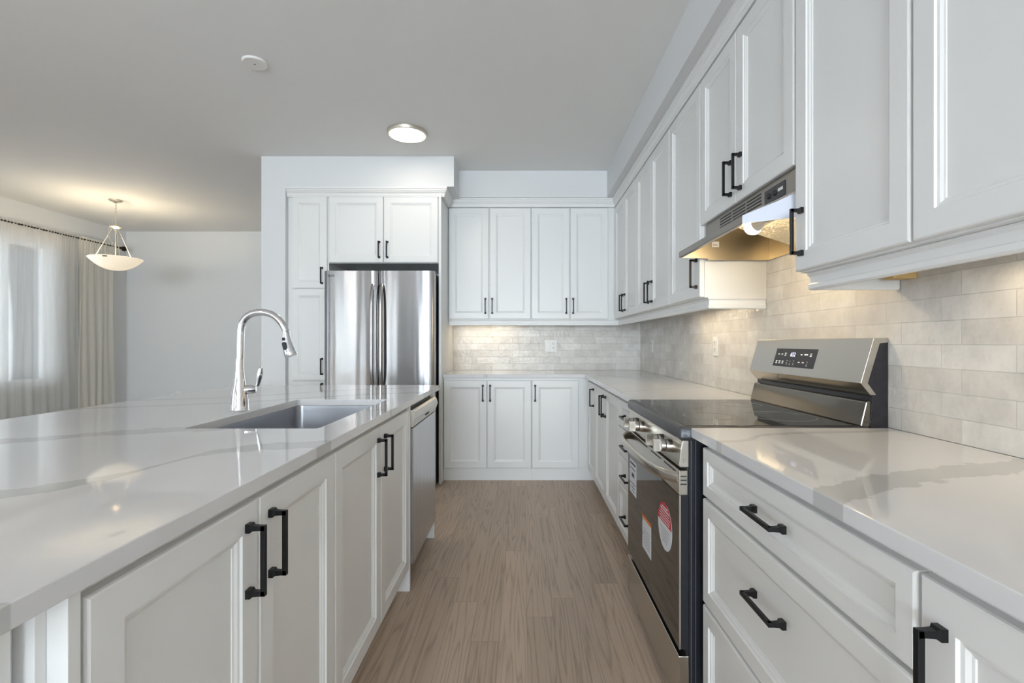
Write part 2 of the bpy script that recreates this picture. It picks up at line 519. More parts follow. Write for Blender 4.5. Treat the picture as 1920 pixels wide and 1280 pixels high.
# ------------------------------------------------------------------ mesh helpers (all in world metres)
class MB:
    def __init__(s):
        s.bm = bmesh.new()

    def box(s, x0, x1, y0, y1, z0, z1, bev=0.0, seg=2):
        r = bmesh.ops.create_cube(s.bm, size=1)
        vs = r['verts']
        x0, x1 = min(x0, x1), max(x0, x1)
        y0, y1 = min(y0, y1), max(y0, y1)
        z0, z1 = min(z0, z1), max(z0, z1)
        for v in vs:
            v.co = Vector(((x0 + x1) / 2 + v.co.x * (x1 - x0), (y0 + y1) / 2 + v.co.y * (y1 - y0), (z0 + z1) / 2 + v.co.z * (z1 - z0)))
        if bev:
            es = list({e for v in vs for e in v.link_edges})
            bmesh.ops.bevel(s.bm, geom=es, offset=bev, segments=seg, affect='EDGES', profile=0.5)
        return s

    def loops(s, ls, cap0=True, cap1=True, closed=True):
        """bridge a list of equal-length point rings"""
        rs = [[s.bm.verts.new(p) for p in l] for l in ls]
        n = len(rs[0])
        for a, b in zip(rs, rs[1:]):
            for i in range(n if closed else n - 1):
                j = (i + 1) % n
                s.bm.faces.new((a[i], a[j], b[j], b[i]))
        if cap0:
            s.bm.faces.new(list(reversed(rs[0])))
        if cap1:
            s.bm.faces.new(rs[-1])
        return s

    def prism(s, pts, axis, a, b):
        """extrude a 2D polygon along an axis (0,1,2); pts are the other two coordinates in order"""
        def mk(p, t):
            if axis == 0:
                return (t, p[0], p[1])
            if axis == 1:
                return (p[0], t, p[1])
            return (p[0], p[1], t)
        return s.loops([[mk(p, a) for p in pts], [mk(p, b) for p in pts]])

    def tube(s, pts, rad, n=16, cap=True):
        pts = [Vector(p) for p in pts]
        if not isinstance(rad, (list, tuple)):
            rad = [rad] * len(pts)
        T = []
        for i in range(len(pts)):
            a = pts[max(0, i - 1)]
            b = pts[min(len(pts) - 1, i + 1)]
            T.append((b - a).normalized())
        up = Vector((0, 0, 1)) if abs(T[0].z) < 0.9 else Vector((0, 1, 0))
        N = (up - T[0] * up.dot(T[0])).normalized()
        rings = []
        for i, (p, t) in enumerate(zip(pts, T)):
            N = (N - t * N.dot(t)).normalized()
            B = t.cross(N)
            rings.append([p + (N * math.cos(2 * PI * k / n) + B * math.sin(2 * PI * k / n)) * rad[i] for k in range(n)])
        return s.loops(rings, cap, cap)

    def lathe(s, prof, c, n=32, axis=(0, 0, 1), cap0=True, cap1=True):
        """prof: (radius, height) pairs"""
        A = Vector(axis).normalized()
        u = Vector((1, 0, 0)) if abs(A.x) < 0.9 else Vector((0, 1, 0))
        U = (u - A * u.dot(A)).normalized()
        V = A.cross(U)
        c = Vector(c)
        rings = []
        for r, h in prof:
            r = max(r, 1e-5)
            rings.append([c + A * h + (U * math.cos(2 * PI * k / n) + V * math.sin(2 * PI * k / n)) * r for k in range(n)])
        return s.loops(rings, cap0, cap1)

    def sweep(s, prof, path, side=1):
        """sweep (d, z) profile along a plan polyline with mitred corners; d is measured to the given side"""
        P = [Vector((p[0], p[1])) for p in path]
        rings = []
        for i, p in enumerate(P):
            dirs = []
            if i > 0:
                dirs.append((P[i] - P[i - 1]).normalized())
            if i < len(P) - 1:
                dirs.append((P[i + 1] - P[i]).normalized())
            ns = [Vector((-d.y, d.x)) * side for d in dirs]
            if len(ns) == 2:
                m = (ns[0] + ns[1])
                m = m / (1 + ns[0].dot(ns[1]))
            else:
                m = ns[0]
            rings.append([(p.x + m.x * d, p.y + m.y * d, z) for d, z in prof])
        return s.loops(rings)

    def build(s, name, mat, parent=None, smooth=False, bev=0.0, loc=None):
        me = bpy.data.meshes.new(name)
        bmesh.ops.recalc_face_normals(s.bm, faces=s.bm.faces)
        root = parent
        while root is not None and root.parent is not None:
            root = root.parent
        off = Vector((0, 0, 0))
        if root is not None:
            off = Vector(root.location)
        elif loc is not None:
            off = Vector(loc)
        if off.length:
            bmesh.ops.translate(s.bm, verts=s.bm.verts, vec=-off)
        s.bm.to_mesh(me)
        s.bm.free()
        if isinstance(mat, str):
            mat = M[mat]
        me.materials.append(mat)
        o = bpy.data.objects.new(name, me)
        COL.objects.link(o)
        if parent is not None:
            o.parent = parent
        elif loc is not None:
            o.location = loc
        if smooth:
            for pl in me.polygons:
                pl.use_smooth = True
            me.set_sharp_from_angle(angle=math.radians(35))
        if bev:
            b = o.modifiers.new('bevel', 'BEVEL')
            b.width = bev
            b.segments = 2
            b.limit_method = 'ANGLE'
        return o


def tag(o, label=None, cat=None, group=None, kind=None):
    for k, v in (('label', label), ('category', cat), ('group', group), ('kind', kind)):
        if v:
            o[k] = v
    return o


def thing(name, loc, label, cat, group=None):
    o = bpy.data.objects.new(name, None)
    COL.objects.link(o)
    o.empty_display_size = 0.1
    o.location = loc
    return tag(o, label, cat, group)


def struct(name, mb, mat, label, cat, **kw):
    return tag(mb.build(name, mat, **kw), label, cat, kind='structure')


def text_mesh(s, size, mapf, name, mat, parent, thick=0.0004, align='CENTER'):
    """lettering as mesh; mapf(u, v, w) maps text plane to world"""
    c = bpy.data.curves.new('lettering', 'FONT')
    c.body = s
    c.size = size
    c.align_x = align
    c.align_y = 'CENTER'
    c.extrude = thick
    t = bpy.data.objects.new('lettering', c)
    COL.objects.link(t)
    bpy.context.view_layer.update()
    me = bpy.data.meshes.new_from_object(t)
    bpy.data.objects.remove(t)
    root = parent
    while root.parent is not None:
        root = root.parent
    off = Vector(root.location)
    for v in me.vertices:
        v.co = Vector(mapf(v.co.x, v.co.y, v.co.z)) - off
    me.materials.clear()
    me.materials.append(M[mat])
    me.name = name
    o = bpy.data.objects.new(name, me)
    COL.objects.link(o)
    o.parent = parent
    return o


# ------------------------------------------------------------------ room shell
XR, XL = 1.165, -5.56
YB, YF, YREAR = 4.777, 6.806, -7.1
ZC = 2.745
struct('floor', MB().box(XL - 0.2, XR + 0.2, YREAR - 0.2, YF + 0.2, -0.12, 0), 'floor', 'greyish brown oak plank floor running along the kitchen aisle', 'floor')
struct('ceiling', MB().box(XL - 0.2, XR + 0.2, YREAR - 0.2, YF + 0.2, ZC, ZC + 0.12), 'ceiling', 'flat pale grey painted ceiling over kitchen and dining area', 'ceiling')
struct('wall_right', MB().box(XR, XR + 0.15, YREAR - 0.15, YB + 0.15, 0, ZC), 'wall', 'white wall behind the range and the long cabinet run', 'wall')
struct('wall_back', MB().box(-2.188, XR, YB, YB + 0.12, 0, ZC), 'wall', 'white kitchen back wall behind the corner cabinets', 'wall')
wl = MB()
WY0, WY1, WZ0, WZ1 = 3.95, 5.74, 0.72, 2.34
LW = ((-6.9, -4.3), (-1.6, 0.8))
LZ0, LZ1 = 0.45, 2.25
yy0 = YREAR - 0.15
for a, b in LW:
    wl.box(XL - 0.16, XL, yy0, a, 0, ZC)
    wl.box(XL - 0.16, XL, a, b, 0, LZ0)
    wl.box(XL - 0.16, XL, a, b, LZ1, ZC)
    yy0 = b
wl.box(XL - 0.16, XL, yy0, WY0, 0, ZC)
wl.box(XL - 0.16, XL, WY1, YF + 0.15, 0, ZC)
wl.box(XL - 0.16, XL, WY0, WY1, 0, WZ0)
wl.box(XL - 0.16, XL, WY0, WY1, WZ1, ZC)
struct('wall_left', wl, 'wall', 'white dining area wall that holds the curtained window', 'wall')
struct('wall_far', MB().box(XL, -2.04, YF, YF + 0.15, 0, ZC), 'wall', 'plain pale grey wall at the end of the dining area', 'wall')
# wing wall that boxes in the pantry and fridge, with the bulkhead above them
TY = 4.064
struct('wall_wing', MB().box(-2.188, -1.987, TY, YF, 0, ZC), 'wall', 'white wall end to the left of the pantry cabinet', 'wall')
struct('wall_bulkhead', MB().box(-1.987, -0.576, TY, YB, 2.492, ZC), 'wall', 'white dropped bulkhead above the fridge and pantry', 'wall')
sf = MB()
sf.box(0.766, XR, -1.2, YB, 2.504, ZC)
sf.box(-0.576, 0.766, 4.403, YB, 2.504, ZC)
struct('wall_soffit', sf, 'wall', 'white L shaped soffit box above the wall cabinets', 'wall')
wr = MB()
DX0, DX1, DZ1 = -5.50, -4.50, 2.3
RX0, RX1, RZ0, RZ1 = -2.3, 0.95, 0.45, 2.5
HX0, HX1, HZ1 = -4.35, -2.45, 2.5
for a, b, c, d in ((XL, DX0, 0, ZC), (DX0, DX1, DZ1, ZC), (DX1, HX0, 0, ZC), (HX0, HX1, HZ1, ZC), (HX1, RX0, 0, ZC), (RX0, RX1, 0, RZ0), (RX0, RX1, RZ1, ZC), (RX1, XR, 0, ZC)):
    wr.box(a, b, YREAR - 0.15, YREAR, c, d)
struct('wall_rear', wr, 'wall', 'white wall behind the viewer with a patio door and window', 'wall')
M['addeddoor'] = simple('added_door_charcoal', (0.12, 0.12, 0.125), 0.4, nscale=60, nstr=0.05)
d2 = MB()  # unseen dark door, added so the fridge's right door reflects something dark
d2.box(HX0 + 0.04, HX1 - 0.04, YREAR - 0.08, YREAR - 0.035, 0.005, HZ1 - 0.04)
for z0, z1 in ((0.25, 1.05), (1.25, 2.25)):
    for x0, x1 in ((HX0 + 0.15, -3.47), (-3.33, HX1 - 0.15)):
        d2.box(x0, x1, YREAR - 0.036, YREAR - 0.027, z0, z1, 0.004)
d2 = struct('added_dark_door', d2, 'addeddoor', 'added charcoal door behind the viewer that darkens the fridge reflection', 'door')
MB().tube([(-3.30, YREAR - 0.036, 1.0), (-3.30, YREAR + 0.03, 1.0), (-3.19, YREAR + 0.03, 1.0)], 0.009, 10).build('door_handle', 'nickel', d2)
tr = MB()
tr.box(HX0, HX0 + 0.04, YREAR - 0.1, YREAR + 0.01, 0, HZ1)
tr.box(HX1 - 0.04, HX1, YREAR - 0.1, YREAR + 0.01, 0, HZ1)
tr.box(HX0, HX1, YREAR - 0.1, YREAR + 0.01, HZ1 - 0.04, HZ1)
struct('trim_1', tr, 'trimw', 'white casing around the added charcoal door behind the viewer', 'door trim')
struct('wall_exterior', MB().box(-9.4, -9.2, -1, 14, -0.5, 3.2), 'brick', 'pale brick wall of the neighbouring house beyond the window', 'wall')

# tiled splashback
struct('wall_tiles_back', MB().box(-0.683, XR, YB - 0.009, YB, 0.9155, 1.40), 'tileB', 'glossy off white subway tiles on the short back wall', 'tiles')
struct('wall_tiles_right', MB().box(XR - 0.009, XR, -1.2, YB - 0.009, 0.9155, 1.80), 'tileR', 'glossy off white subway tiles behind the range and counters', 'tiles')

# baseboards of the dining area
struct('baseboard_far', MB().box(XL + 0.012, -2.188, YF - 0.013, YF, 0, 0.11, 0.002), 'trimw', 'white baseboard below the far dining wall', 'baseboard')
struct('baseboard_left', MB().box(XL, XL + 0.012, YREAR, YF, 0, 0.11, 0.002), 'trimw', 'white baseboard below the curtained window wall', 'baseboard')


def window(name, mapf, u0, u1, v0, v1, mulls, rails, label):
    """mapf(u, v, w0, w1) -> box args ; frame, mullions and pane"""
    f = MB()
    fw = 0.05
    mapf(f, u0, u0 + fw, v0, v1)
    mapf(f, u1 - fw, u1, v0, v1)
    mapf(f, u0 + fw, u1 - fw, v0, v0 + fw)
    mapf(f, u0 + fw, u1 - fw, v1 - fw, v1)
    for m in mulls:
        mapf(f, m - 0.035, m + 0.035, v0 + fw, v1 - fw)
    for r in rails:
        mapf(f, u0 + fw, u1 - fw, r - 0.02, r + 0.02)
    o = f.build(name, 'trimw')
    tag(o, label, 'window', kind='structure')
    return o


def map_left(f, a, b, c, d):
    f.box(XL - 0.13, XL - 0.07, a, b, c, d)


def map_rear(f, a, b, c, d):
    f.box(a, b, YREAR - 0.12, YREAR - 0.06, c, d)


w1 = window('window_1', map_left, WY0, WY1, WZ0, WZ1, [5.28], [], 'white framed window behind the sheer curtain')
MB().box(XL - 0.103, XL - 0.097, WY0 + 0.04, WY1 - 0.04, WZ0 + 0.04, WZ1 - 0.04).build('pane', 'pane', w1)
MB().box(XL - 0.07, XL + 0.02, WY0 - 0.03, WY1 + 0.03, WZ0 - 0.025, WZ0, 0.003).build('sill', 'trimw', w1)
for i, (a, b) in enumerate(LW):  # unseen windows, added as extra daylight sources for the kitchen
    wx = window('window_%d' % (3 + i), map_left, a, b, LZ0, LZ1, [(a + b) / 2], [], ('added white framed window in the left wall nearer the island', 'added white framed window in the left wall behind the viewer')[1 - i])
    MB().box(XL - 0.103, XL - 0.097, a + 0.04, b - 0.04, LZ0 + 0.04, LZ1 - 0.04).build('pane', 'pane', wx)
w2 = window('window_2', map_rear, RX0, RX1, RZ0, RZ1, [-1.2, -0.1], [1.6], 'white framed living room window behind the viewer')
MB().box(RX0 + 0.04, RX1 - 0.04, YREAR - 0.093, YREAR - 0.087, RZ0 + 0.04, RZ1 - 0.04).build('pane', 'pane', w2)
w3 = window('door_1', map_rear, DX0, DX1, 0.0, DZ1, [(DX0 + DX1) / 2], [], 'white framed sliding patio door behind the viewer')
w3['category'] = 'door'
MB().box(DX0 + 0.04, DX1 - 0.04, YREAR - 0.093, YREAR - 0.087, 0.04, DZ1 - 0.04).build('pane', 'pane', w3)


# ------------------------------------------------------------------ cabinetry
def fR(X):      # a face looking towards -X (right hand run), u = y
    return lambda u, v, w: (X - w, u, v)


def fI(X):      # a face looking towards +X (island), u = y
    return lambda u, v, w: (X + w, u, v)


def fB(Y):      # a face looking towards the camera, u = x
    return lambda u, v, w: (u, Y - w, v)


DT = 0.020      # door thickness


def shaker(f, u0, u1, v0, v1, stile=0.056, name='door', parent=None):
    """framed door: rounded outer edge, flat frame, stepped moulding, recessed panel. f gives w=0 at carcase face"""
    prof = [(0, 0.0), (0, DT - 0.005), (0.0016, DT - 0.0016), (0.005, DT), (stile, DT), (stile + 0.0025, DT - 0.0045),
            (stile + 0.008, DT - 0.0055), (stile + 0.013, DT - 0.0095), (stile + 0.0165, DT - 0.0105), (stile + 0.0175, DT - 0.0125)]
    mb = MB()
    rings = []
    for i, w_ in prof:
        rings.append([f(u0 + i, v0 + i, w_), f(u1 - i, v0 + i, w_), f(u1 - i, v1 - i, w_), f(u0 + i, v1 - i, w_)])
    mb.loops(rings)
    return mb.build(name, 'white', parent)


def mapbox(mb, f, u0, u1, v0, v1, w0, w1, bev=0.0):
    a = f(u0, v0, w0)
    b = f(u1, v1, w1)
    mb.box(a[0], b[0], a[1], b[1], a[2], b[2], bev)


def pull(f, u, v, vertical, parent, length=0.128):
    """black bar pull with square feet; (u, v) is its centre"""
    mb = MB()
    h = length / 2
    w0 = DT
    for sgn in (-1, 1):
        du, dv = (0, sgn * h) if vertical else (sgn * h, 0)
        cu, cv = u + du, v + dv
        # square foot, flared towards the door
        rings = []
        for hw, w_ in ((0.0085, w0), (0.0085, w0 + 0.009), (0.0055, w0 + 0.013), (0.0048, w0 + 0.024), (0.0048, w0 + 0.036)):
            rings.append([f(cu - hw, cv - hw, w_), f(cu + hw, cv - hw, w_), f(cu + hw, cv + hw, w_), f(cu - hw, cv + hw, w_)])
        mb.loops(rings)
    if vertical:
        mapbox(mb, f, u - 0.0048, u + 0.0048, v - h - 0.0052, v + h + 0.0052, w0 + 0.027, w0 + 0.0365, 0.0012)
    else:
        mapbox(mb, f, u - h - 0.0052, u + h + 0.0052, v - 0.0048, v + 0.0048, w0 + 0.027, w0 + 0.0365, 0.0012)
    return mb.build('handle', 'black', parent)


def cabinet(label, f, u0, u1, v0, v1, depth, fronts, kind='base', group=None, toe=None, name='base_cabinet', toe_ext=0.0, cat='cabinet'):
    """fronts: (type, u0, u1, v0, v1, handle) ; handle None or (u, v, vertical)"""
    a = f((u0 + u1) / 2, 0 if toe is not None else v0, -depth / 2)
    root = thing(name, a if toe is None else (a[0], a[1], 0), label, cat, group)
    b = MB()
    mapbox(b, f, u0, u1, v0, v1, -depth, 0.0)
    b.build('body', 'white', root)
    if toe is not None:
        t = MB()
        mapbox(t, f, u0, u1 + toe_ext, 0.0, v0 - (0.001 if toe_ext else 0), -toe - 0.016, -toe)
        t.build('toe_kick', 'white', root)
    for ty, a0, a1, b0, b1, h in fronts:
        st = 0.056 if ty == 'door' else 0.045
        if b1 - b0 < 0.18:
            st = 0.036
        d = shaker(f, a0, a1, b0, b1, st, ty, root)
        if h:
            pull(f, h[0], h[1], h[2], d)
    return root


# ---- right hand base run (faces -X); carcase face so that the door face is at x = .556
XB = 0.556 + DT
FRB = fR(XB)
DBASE = XR - 0.002 - XB
ZT = 0.885
VT, VB = 0.860, 0.108
GB = 'white base cabinets along the tiled wall'
# near side of the range
cabinet('white three drawer base cabinet just in front of the range', FRB, 0.684, 1.505, 0.10, ZT, DBASE,
        [('drawer', 0.6875, 1.501, 0.713, VT, (1.095, 0.787, False)),
         ('drawer', 0.6875, 1.501, 0.386, 0.703, (1.095, 0.585, False)),
         ('drawer', 0.6875, 1.501, 0.110, 0.376, (1.095, 0.243, False))], toe=0.06, group=GB)
cabinet('white one door base cabinet at the near end of the right counter', FRB, 0.20, 0.683, 0.10, ZT, DBASE,
        [('door', 0.205, 0.680, VB, VT, (0.642, 0.735, True))], toe=0.06, group=GB)
cabinet('white base cabinet beside the viewer under the right counter', FRB, -0.50, 0.199, 0.10, ZT, DBASE,
        [('door', -0.495, 0.195, VB, VT, None)], toe=0.06, group=GB)
# beyond the range
cabinet('narrow white four drawer base cabinet just beyond the range', FRB, 2.285, 2.828, 0.10, ZT, DBASE,
        [('drawer', 2.292, 2.823, 0.710, VT, (2.557, 0.785, False)),
         ('drawer', 2.292, 2.823, 0.550, 0.704, (2.557, 0.627, False)),
         ('drawer', 2.292, 2.823, 0.386, 0.544, (2.557, 0.465, False)),
         ('drawer', 2.292, 2.823, 0.110, 0.380, (2.557, 0.243, False))], toe=0.06, group=GB)
cabinet('white two door base cabinet beyond the four drawer stack', FRB, 2.829, 3.741, 0.10, ZT, DBASE,
        [('door', 2.833, 3.282, VB, VT, (3.242, 0.756, True)),
         ('door', 3.286, 3.737, VB, VT, (3.328, 0.756, True))], toe=0.06, group=GB)
cabinet('white one door base cabinet in the inner corner', FRB, 3.742, 4.184, 0.10, ZT, DBASE,
        [('door', 3.746, 4.135, VB, VT, (3.790, 0.756, True))], toe=0.06, group=GB)
# back wall base run
YBB = 4.167 + DT
FBB = fB(YBB)
DBB = YB - 0.002 - YBB
GBB = 'white base cabinets on the back wall'
cabinet('white two door base cabinet on the back wall next to the fridge', FBB, -0.682, 0.077, 0.10, ZT, DBB,
        [('door', -0.677, -0.309, VB, VT, (-0.342, 0.752, True)),
         ('door', -0.303, 0.074, VB, VT, (-0.279, 0.752, True))], toe=0.0, group=GBB)
cabinet('white one door base cabinet on the back wall nearest the corner', FBB, 0.078, 0.574, 0.10, ZT, DBB,
        [('door', 0.081, 0.480, VB, VT, (0.107, 0.752, True))], toe=0.0, toe_ext=0.060, group=GBB)

# ---- wall cabinets, right run; door face at x = .842
XU = 0.842 + DT
FRU = fR(XU)
DU = XR - 0.0095 - XU
UB, UT = 1.402, 2.418
ZUB, ZUT = 1.398, 2.44
GU = 'white wall cabinets along the tiled wall'
HZ = 1.517


def upper(label, u0, u1, doors, f=FRU, depth=None, zb=None, group=GU, ub=None, name='wall_cabinet'):
    depth = DU if depth is None else depth
    zb = ZUB if zb is None else zb
    ub = UB if ub is None else ub
    return cabinet(label, f, u0, u1, zb, ZUT, depth, [('door', a, b, ub, UT, h) for a, b, h in doors], group=group, name=name)


upper('tall white wall cabinet with one pull just in front of the range hood', 1.054, 1.505, [(1.058, 1.501, (1.462, HZ, True))])
upper('large white wall cabinet at the near top right over the counter', 0.20, 1.053, [(0.63, 1.050, None), (0.205, 0.627, None)])
upper('white wall cabinet above and behind the viewer', -0.60, 0.199, [(-0.195, 0.195, None), (-0.595, -0.199, None)])
upper('short white two door wall cabinet above the range hood', 1.506, 2.300,
      [(1.510, 1.914, (1.872, 1.845, True)), (1.918, 2.297, (1.960, 1.845, True))], zb=1.738, ub=1.736)
upper('single white wall cabinet just beyond the range hood', 2.301, 2.791, [(2.308, 2.788, (2.346, HZ, True))])
upper('white two door wall cabinet in the middle of the far right run', 2.792, 3.601,
      [(2.795, 3.195, (3.155, HZ, True)), (3.199, 3.598, (3.240, HZ, True))])
upper('white two door wall cabinet at the far end of the right run', 3.602, 4.462,
      [(3.605, 4.025, (3.985, HZ, True)), (4.029, 4.440, (4.070, HZ, True))])
YU = 4.442 + DT
FBU = fB(YU)
DUB = YB - 0.0095 - YU
GU2 = 'white wall cabinets on the back wall'
upper('white two door wall cabinet on the back wall next to the fridge', -0.682, 0.078,
      [(-0.675, -0.310, (-0.342, 1.522, True)), (-0.300, 0.074, (-0.279, 1.522, True))], f=FBU, depth=DUB, group=GU2)
upper('white two door wall cabinet on the back wall nearest the corner', 0.079, 0.861,
      [(0.083, 0.429, (0.399, 1.522, True)), (0.437, 0.783, (0.462, 1.522, True))], f=FBU, depth=DUB, group=GU2)

# crown mouldings
CROWN = [(0, 2.425), (0.018, 2.425), (0.018, 2.433), (0.020, 2.437), (0.021, 2.448), (0.026, 2.459), (0.031, 2.464), (0.031, 2.471), (0.035, 2.474), (0.035, 2.484), (0.0385, 2.487), (0.0385, 2.5035), (0, 2.5035)]
cm = MB()
cm.sweep(CROWN, [(XU - 0.004, -0.60), (XU - 0.004, YU - 0.004), (-0.678, YU - 0.004)], 1)
tag(cm.build('crown_moulding', 'white'), 'white crown moulding running along the tops of the L shaped wall cabinets', 'moulding')

# light rails under the wall cabinets
RAIL = [(0, 1.3975), (0.0, 1.350), (0.004, 1.345), (0.016, 1.345), (0.020, 1.350), (0.020, 1.362), (0.016, 1.366), (0.016, 1.385), (0.022, 1.392), (0.022, 1.3975)]
lr = MB()
lr.sweep(RAIL, [(1.153, 2.318), (0.900, 2.318), (0.900, 4.492), (-0.680, 4.492)], 1)
tag(lr.build('light_rail', 'white'), 'white rail board below the far and back wall cabinets', 'moulding')
lr = MB()
lr.sweep(RAIL, [(0.905, -0.58), (0.905, 1.485), (1.154, 1.485)], 1)
lrn = lr.build('light_rail', 'white')
tag(lrn, 'white rail board below the large near wall cabinets', 'moulding')
tag(MB().box(1.085, 1.1555, 1.422, 1.462, 1.372, 1.3975, 0.001).build('wood_block', 'wood', loc=(1.12, 1.44, 1.372)),
    'raw yellowish wood block under the near wall cabinet', 'wood block')

# ---- tall bank: pantry, over-fridge cabinet, side panel
YT = 4.09 + DT
FT = fB(YT)
DTL = YB - 0.002 - YT
root = cabinet('tall narrow white pantry cabinet left of the fridge', FT, -1.985, -1.640, 0.10, 2.436, DTL,
               [('door', -1.946, -1.651, 1.645, UT, (-1.690, 1.750, True)),
                ('door', -1.946, -1.651, 0.868, 1.637, (-1.690, 0.985, True)),
                ('door', -1.946, -1.651, 0.108, 0.860, (-1.690, 0.775, True))], toe=0.06, name='pantry_cabinet')
cabinet('white two door cabinet above the stainless fridge', FT, -1.639, -0.706, 1.858, 2.436, DTL,
        [('door', -1.634, -1.177, 1.862, UT, (-1.208, 1.968, True)),
         ('door', -1.171, -0.714, 1.862, UT, (-1.140, 1.968, True))], name='over_fridge_cabinet')
tag(MB().box(-0.705, -0.684, 4.075, YB - 0.002, 0, 2.436, 0.001).build('side_panel', 'white', loc=(-0.695, 4.4, 0)),
    'tall white end panel between the fridge and back counter', 'panel')
cm = MB()
CROWN2 = [(d * 1.25, z - 0.012) for d, z in CROWN]
cm.sweep(CROWN2, [(-0.682, 4.40), (-0.682, 4.108), (-1.984, 4.108)], 1)
tag(cm.build('crown_moulding', 'white'), 'white crown moulding above the pantry and fridge cabinets', 'moulding')

# ---- island; carcase face so that the door face is at x = -.540
XI = -0.540 - DT
FI = fI(XI)
XIB = -1.42
DI = XI - XIB
GI = 'white island cabinets facing the aisle'
cabinet('white two door island cabinet nearest the viewer', FI, 0.594, 1.3965, 0.10, ZT, DI,
        [('door', 0.602, 0.992, VB, 0.866, (0.952, 0.756, True)),
         ('door', 0.996, 1.394, VB, 0.866, (1.038, 0.756, True))], toe=0.06, group=GI)
# sink base: open box so the basin can hang in it
root = thing('base_cabinet', (-0.98, 1.85, 0), 'white two door island cabinet under the sink', 'cabinet', GI)
b = MB()
b.box(XI - 0.02, XI, 1.398, 2.302, 0.10, ZT)
b.box(XIB, XIB + 0.018, 1.398, 2.302, 0.10, ZT)
b.box(XIB + 0.018, XI - 0.02, 1.398, 1.416, 0.10, ZT)
b.box(XIB + 0.018, XI - 0.02, 2.284, 2.302, 0.10, 0.64)
b.box(XIB + 0.018, XI - 0.02, 1.416, 2.284, 0.10, 0.12)
b.build('body', 'white', root)
MB().box(XI - 0.076, XI - 0.06, 1.398, 2.302, 0, 0.10).build('toe_kick', 'white', root)
for a0, a1, hu in ((1.400, 1.850, 1.808), (1.854, 2.304, 1.896)):
    d = shaker(FI, a0, a1, VB, 0.866, parent=root)
    pull(FI, hu, 0.756, True, d)
g = 'white island side panels beside the dishwasher'
tag(MB().box(XIB, -0.5385, 2.3105, 2.3305, 0, 0.8825, 0.001).build('side_panel', 'white', loc=(-0.98, 2.316, 0)),
    'white island panel between the sink cabinet and dishwasher', 'panel', g)
tag(MB().box(XIB, -0.5385, 2.942, 2.965, 0, ZT, 0.001).build('side_panel', 'white', loc=(-0.98, 2.95, 0)),
    'white island end panel beyond the dishwasher', 'panel', g)
pb = MB()
pb.box(XIB - 0.02, XIB - 0.001, 0.30, 2.965, 0, ZT)
tag(pb.build('back_panel', 'white', loc=(XIB, 1.6, 0)), 'plain white panel closing the seating side of the island', 'panel')
# stepped corner post at the near end of the island
post = MB()
post.box(XIB, -0.540, 0.576, 0.5935, 0, ZT)
post.box(XIB, -0.565, 0.5615, 0.576, 0, ZT)
post.box(XIB, -0.590, 0.30, 0.5615, 0, ZT)
post.box(-0.590, -0.575, 0.530, 0.5455, 0, ZT)
post.box(-0.590, -0.5825, 0.30, 0.514, 0, ZT)
tag(post.build('corner_post', 'white', loc=(-0.6, 0.45, 0), bev=0.001), 'stepped white filler boards at the near corner of the island', 'corner post')


# ---- worktops
def rrect(x0, x1, y0, y1, r, n=6):
    out = []
    for cx, cy, a in ((x1 - r, y1 - r, 0), (x0 + r, y1 - r, 90), (x0 + r, y0 + r, 180), (x1 - r, y0 + r, 270)):
        for k in range(n + 1):
            t = math.radians(a + 90 * k / n)
            out.append((cx + r * math.cos(t), cy + r * math.sin(t)))
    return out


SX0, SX1, SY0, SY1 = -1.064, -0.640, 1.521, 2.302
mb = MB()
bm = mb.bm
outer = [(-1.82, 0.22), (-0.5275, 0.22), (-0.5275, 3.095), (-1.82, 3.095)]
hole = rrect(SX0, SX1, SY0, SY1, 0.014)
zs = (0.8855, 0.915)
vo = [[bm.verts.new((x, y, z)) for x, y in outer] for z in zs]
vh = [[bm.verts.new((x, y, z)) for x, y in hole] for z in zs]
for loop in (vo, vh):
    n = len(loop[0])
    for i in range(n):
        j = (i + 1) % n
        bm.faces.new((loop[0][i], loop[0][j], loop[1][j], loop[1][i]))
for k in (0, 1):
    es = []
    for loop in (vo[k], vh[k]):
        n = len(loop)
        for i in range(n):
            es.append(bm.edges.get((loop[i], loop[(i + 1) % n])))
    bmesh.ops.triangle_fill(bm, edges=es, use_beauty=True)
tag(mb.build('countertop', 'quartz', bev=0.0018), 'white veined quartz island worktop with the sink cut into it', 'countertop')
tag(MB().box(0.5305, XR - 0.0095, -0.50, 1.527, 0.8855, 0.915).build('countertop', 'quartz', bev=0.0018),
    'white veined quartz worktop on the near side of the range', 'countertop')
mb = MB()
mb.prism([(0.5305, 2.288), (XR - 0.0095, 2.288), (XR - 0.0095, YB - 0.0095), (-0.682, YB - 0.0095), (-0.682, 4.142), (0.5305, 4.142)], 2, 0.8855, 0.915)
tag(mb.build('countertop', 'quartz', bev=0.0018), 'white quartz corner worktop between range and fridge panel', 'countertop')

# ---- sink
root = thing('sink', (-0.85, 1.926, 0.66), 'undermount stainless steel sink set into the island worktop', 'sink')
mb = MB()
x0, x1, y0, y1 = SX0 - 0.006, SX1 + 0.006, SY0 - 0.006, SY1 + 0.006
rings = []
for ins, z, r in ((-0.018, 0.884, 0.03), (0.0, 0.884, 0.028), (0.001, 0.868, 0.028), (0.002, 0.70, 0.028), (0.006, 0.682, 0.03), (0.02, 0.670, 0.03), (0.19, 0.666, 0.02)):
    rings.append([(x, y, z) for x, y in rrect(x0 + ins, x1 - ins, y0 + ins, y1 - ins, r)])
mb.loops(rings, cap0=False)
mb.build('basin', 'steelsink', root, smooth=True)
MB().lathe([(0.0, 0.004), (0.02, 0.004), (0.04, 0.007), (0.052, 0.006), (0.055, 0.0)], ((x0 + x1) / 2, (y0 + y1) / 2, 0.6655)).build('drain', 'chrome', root, smooth=True)

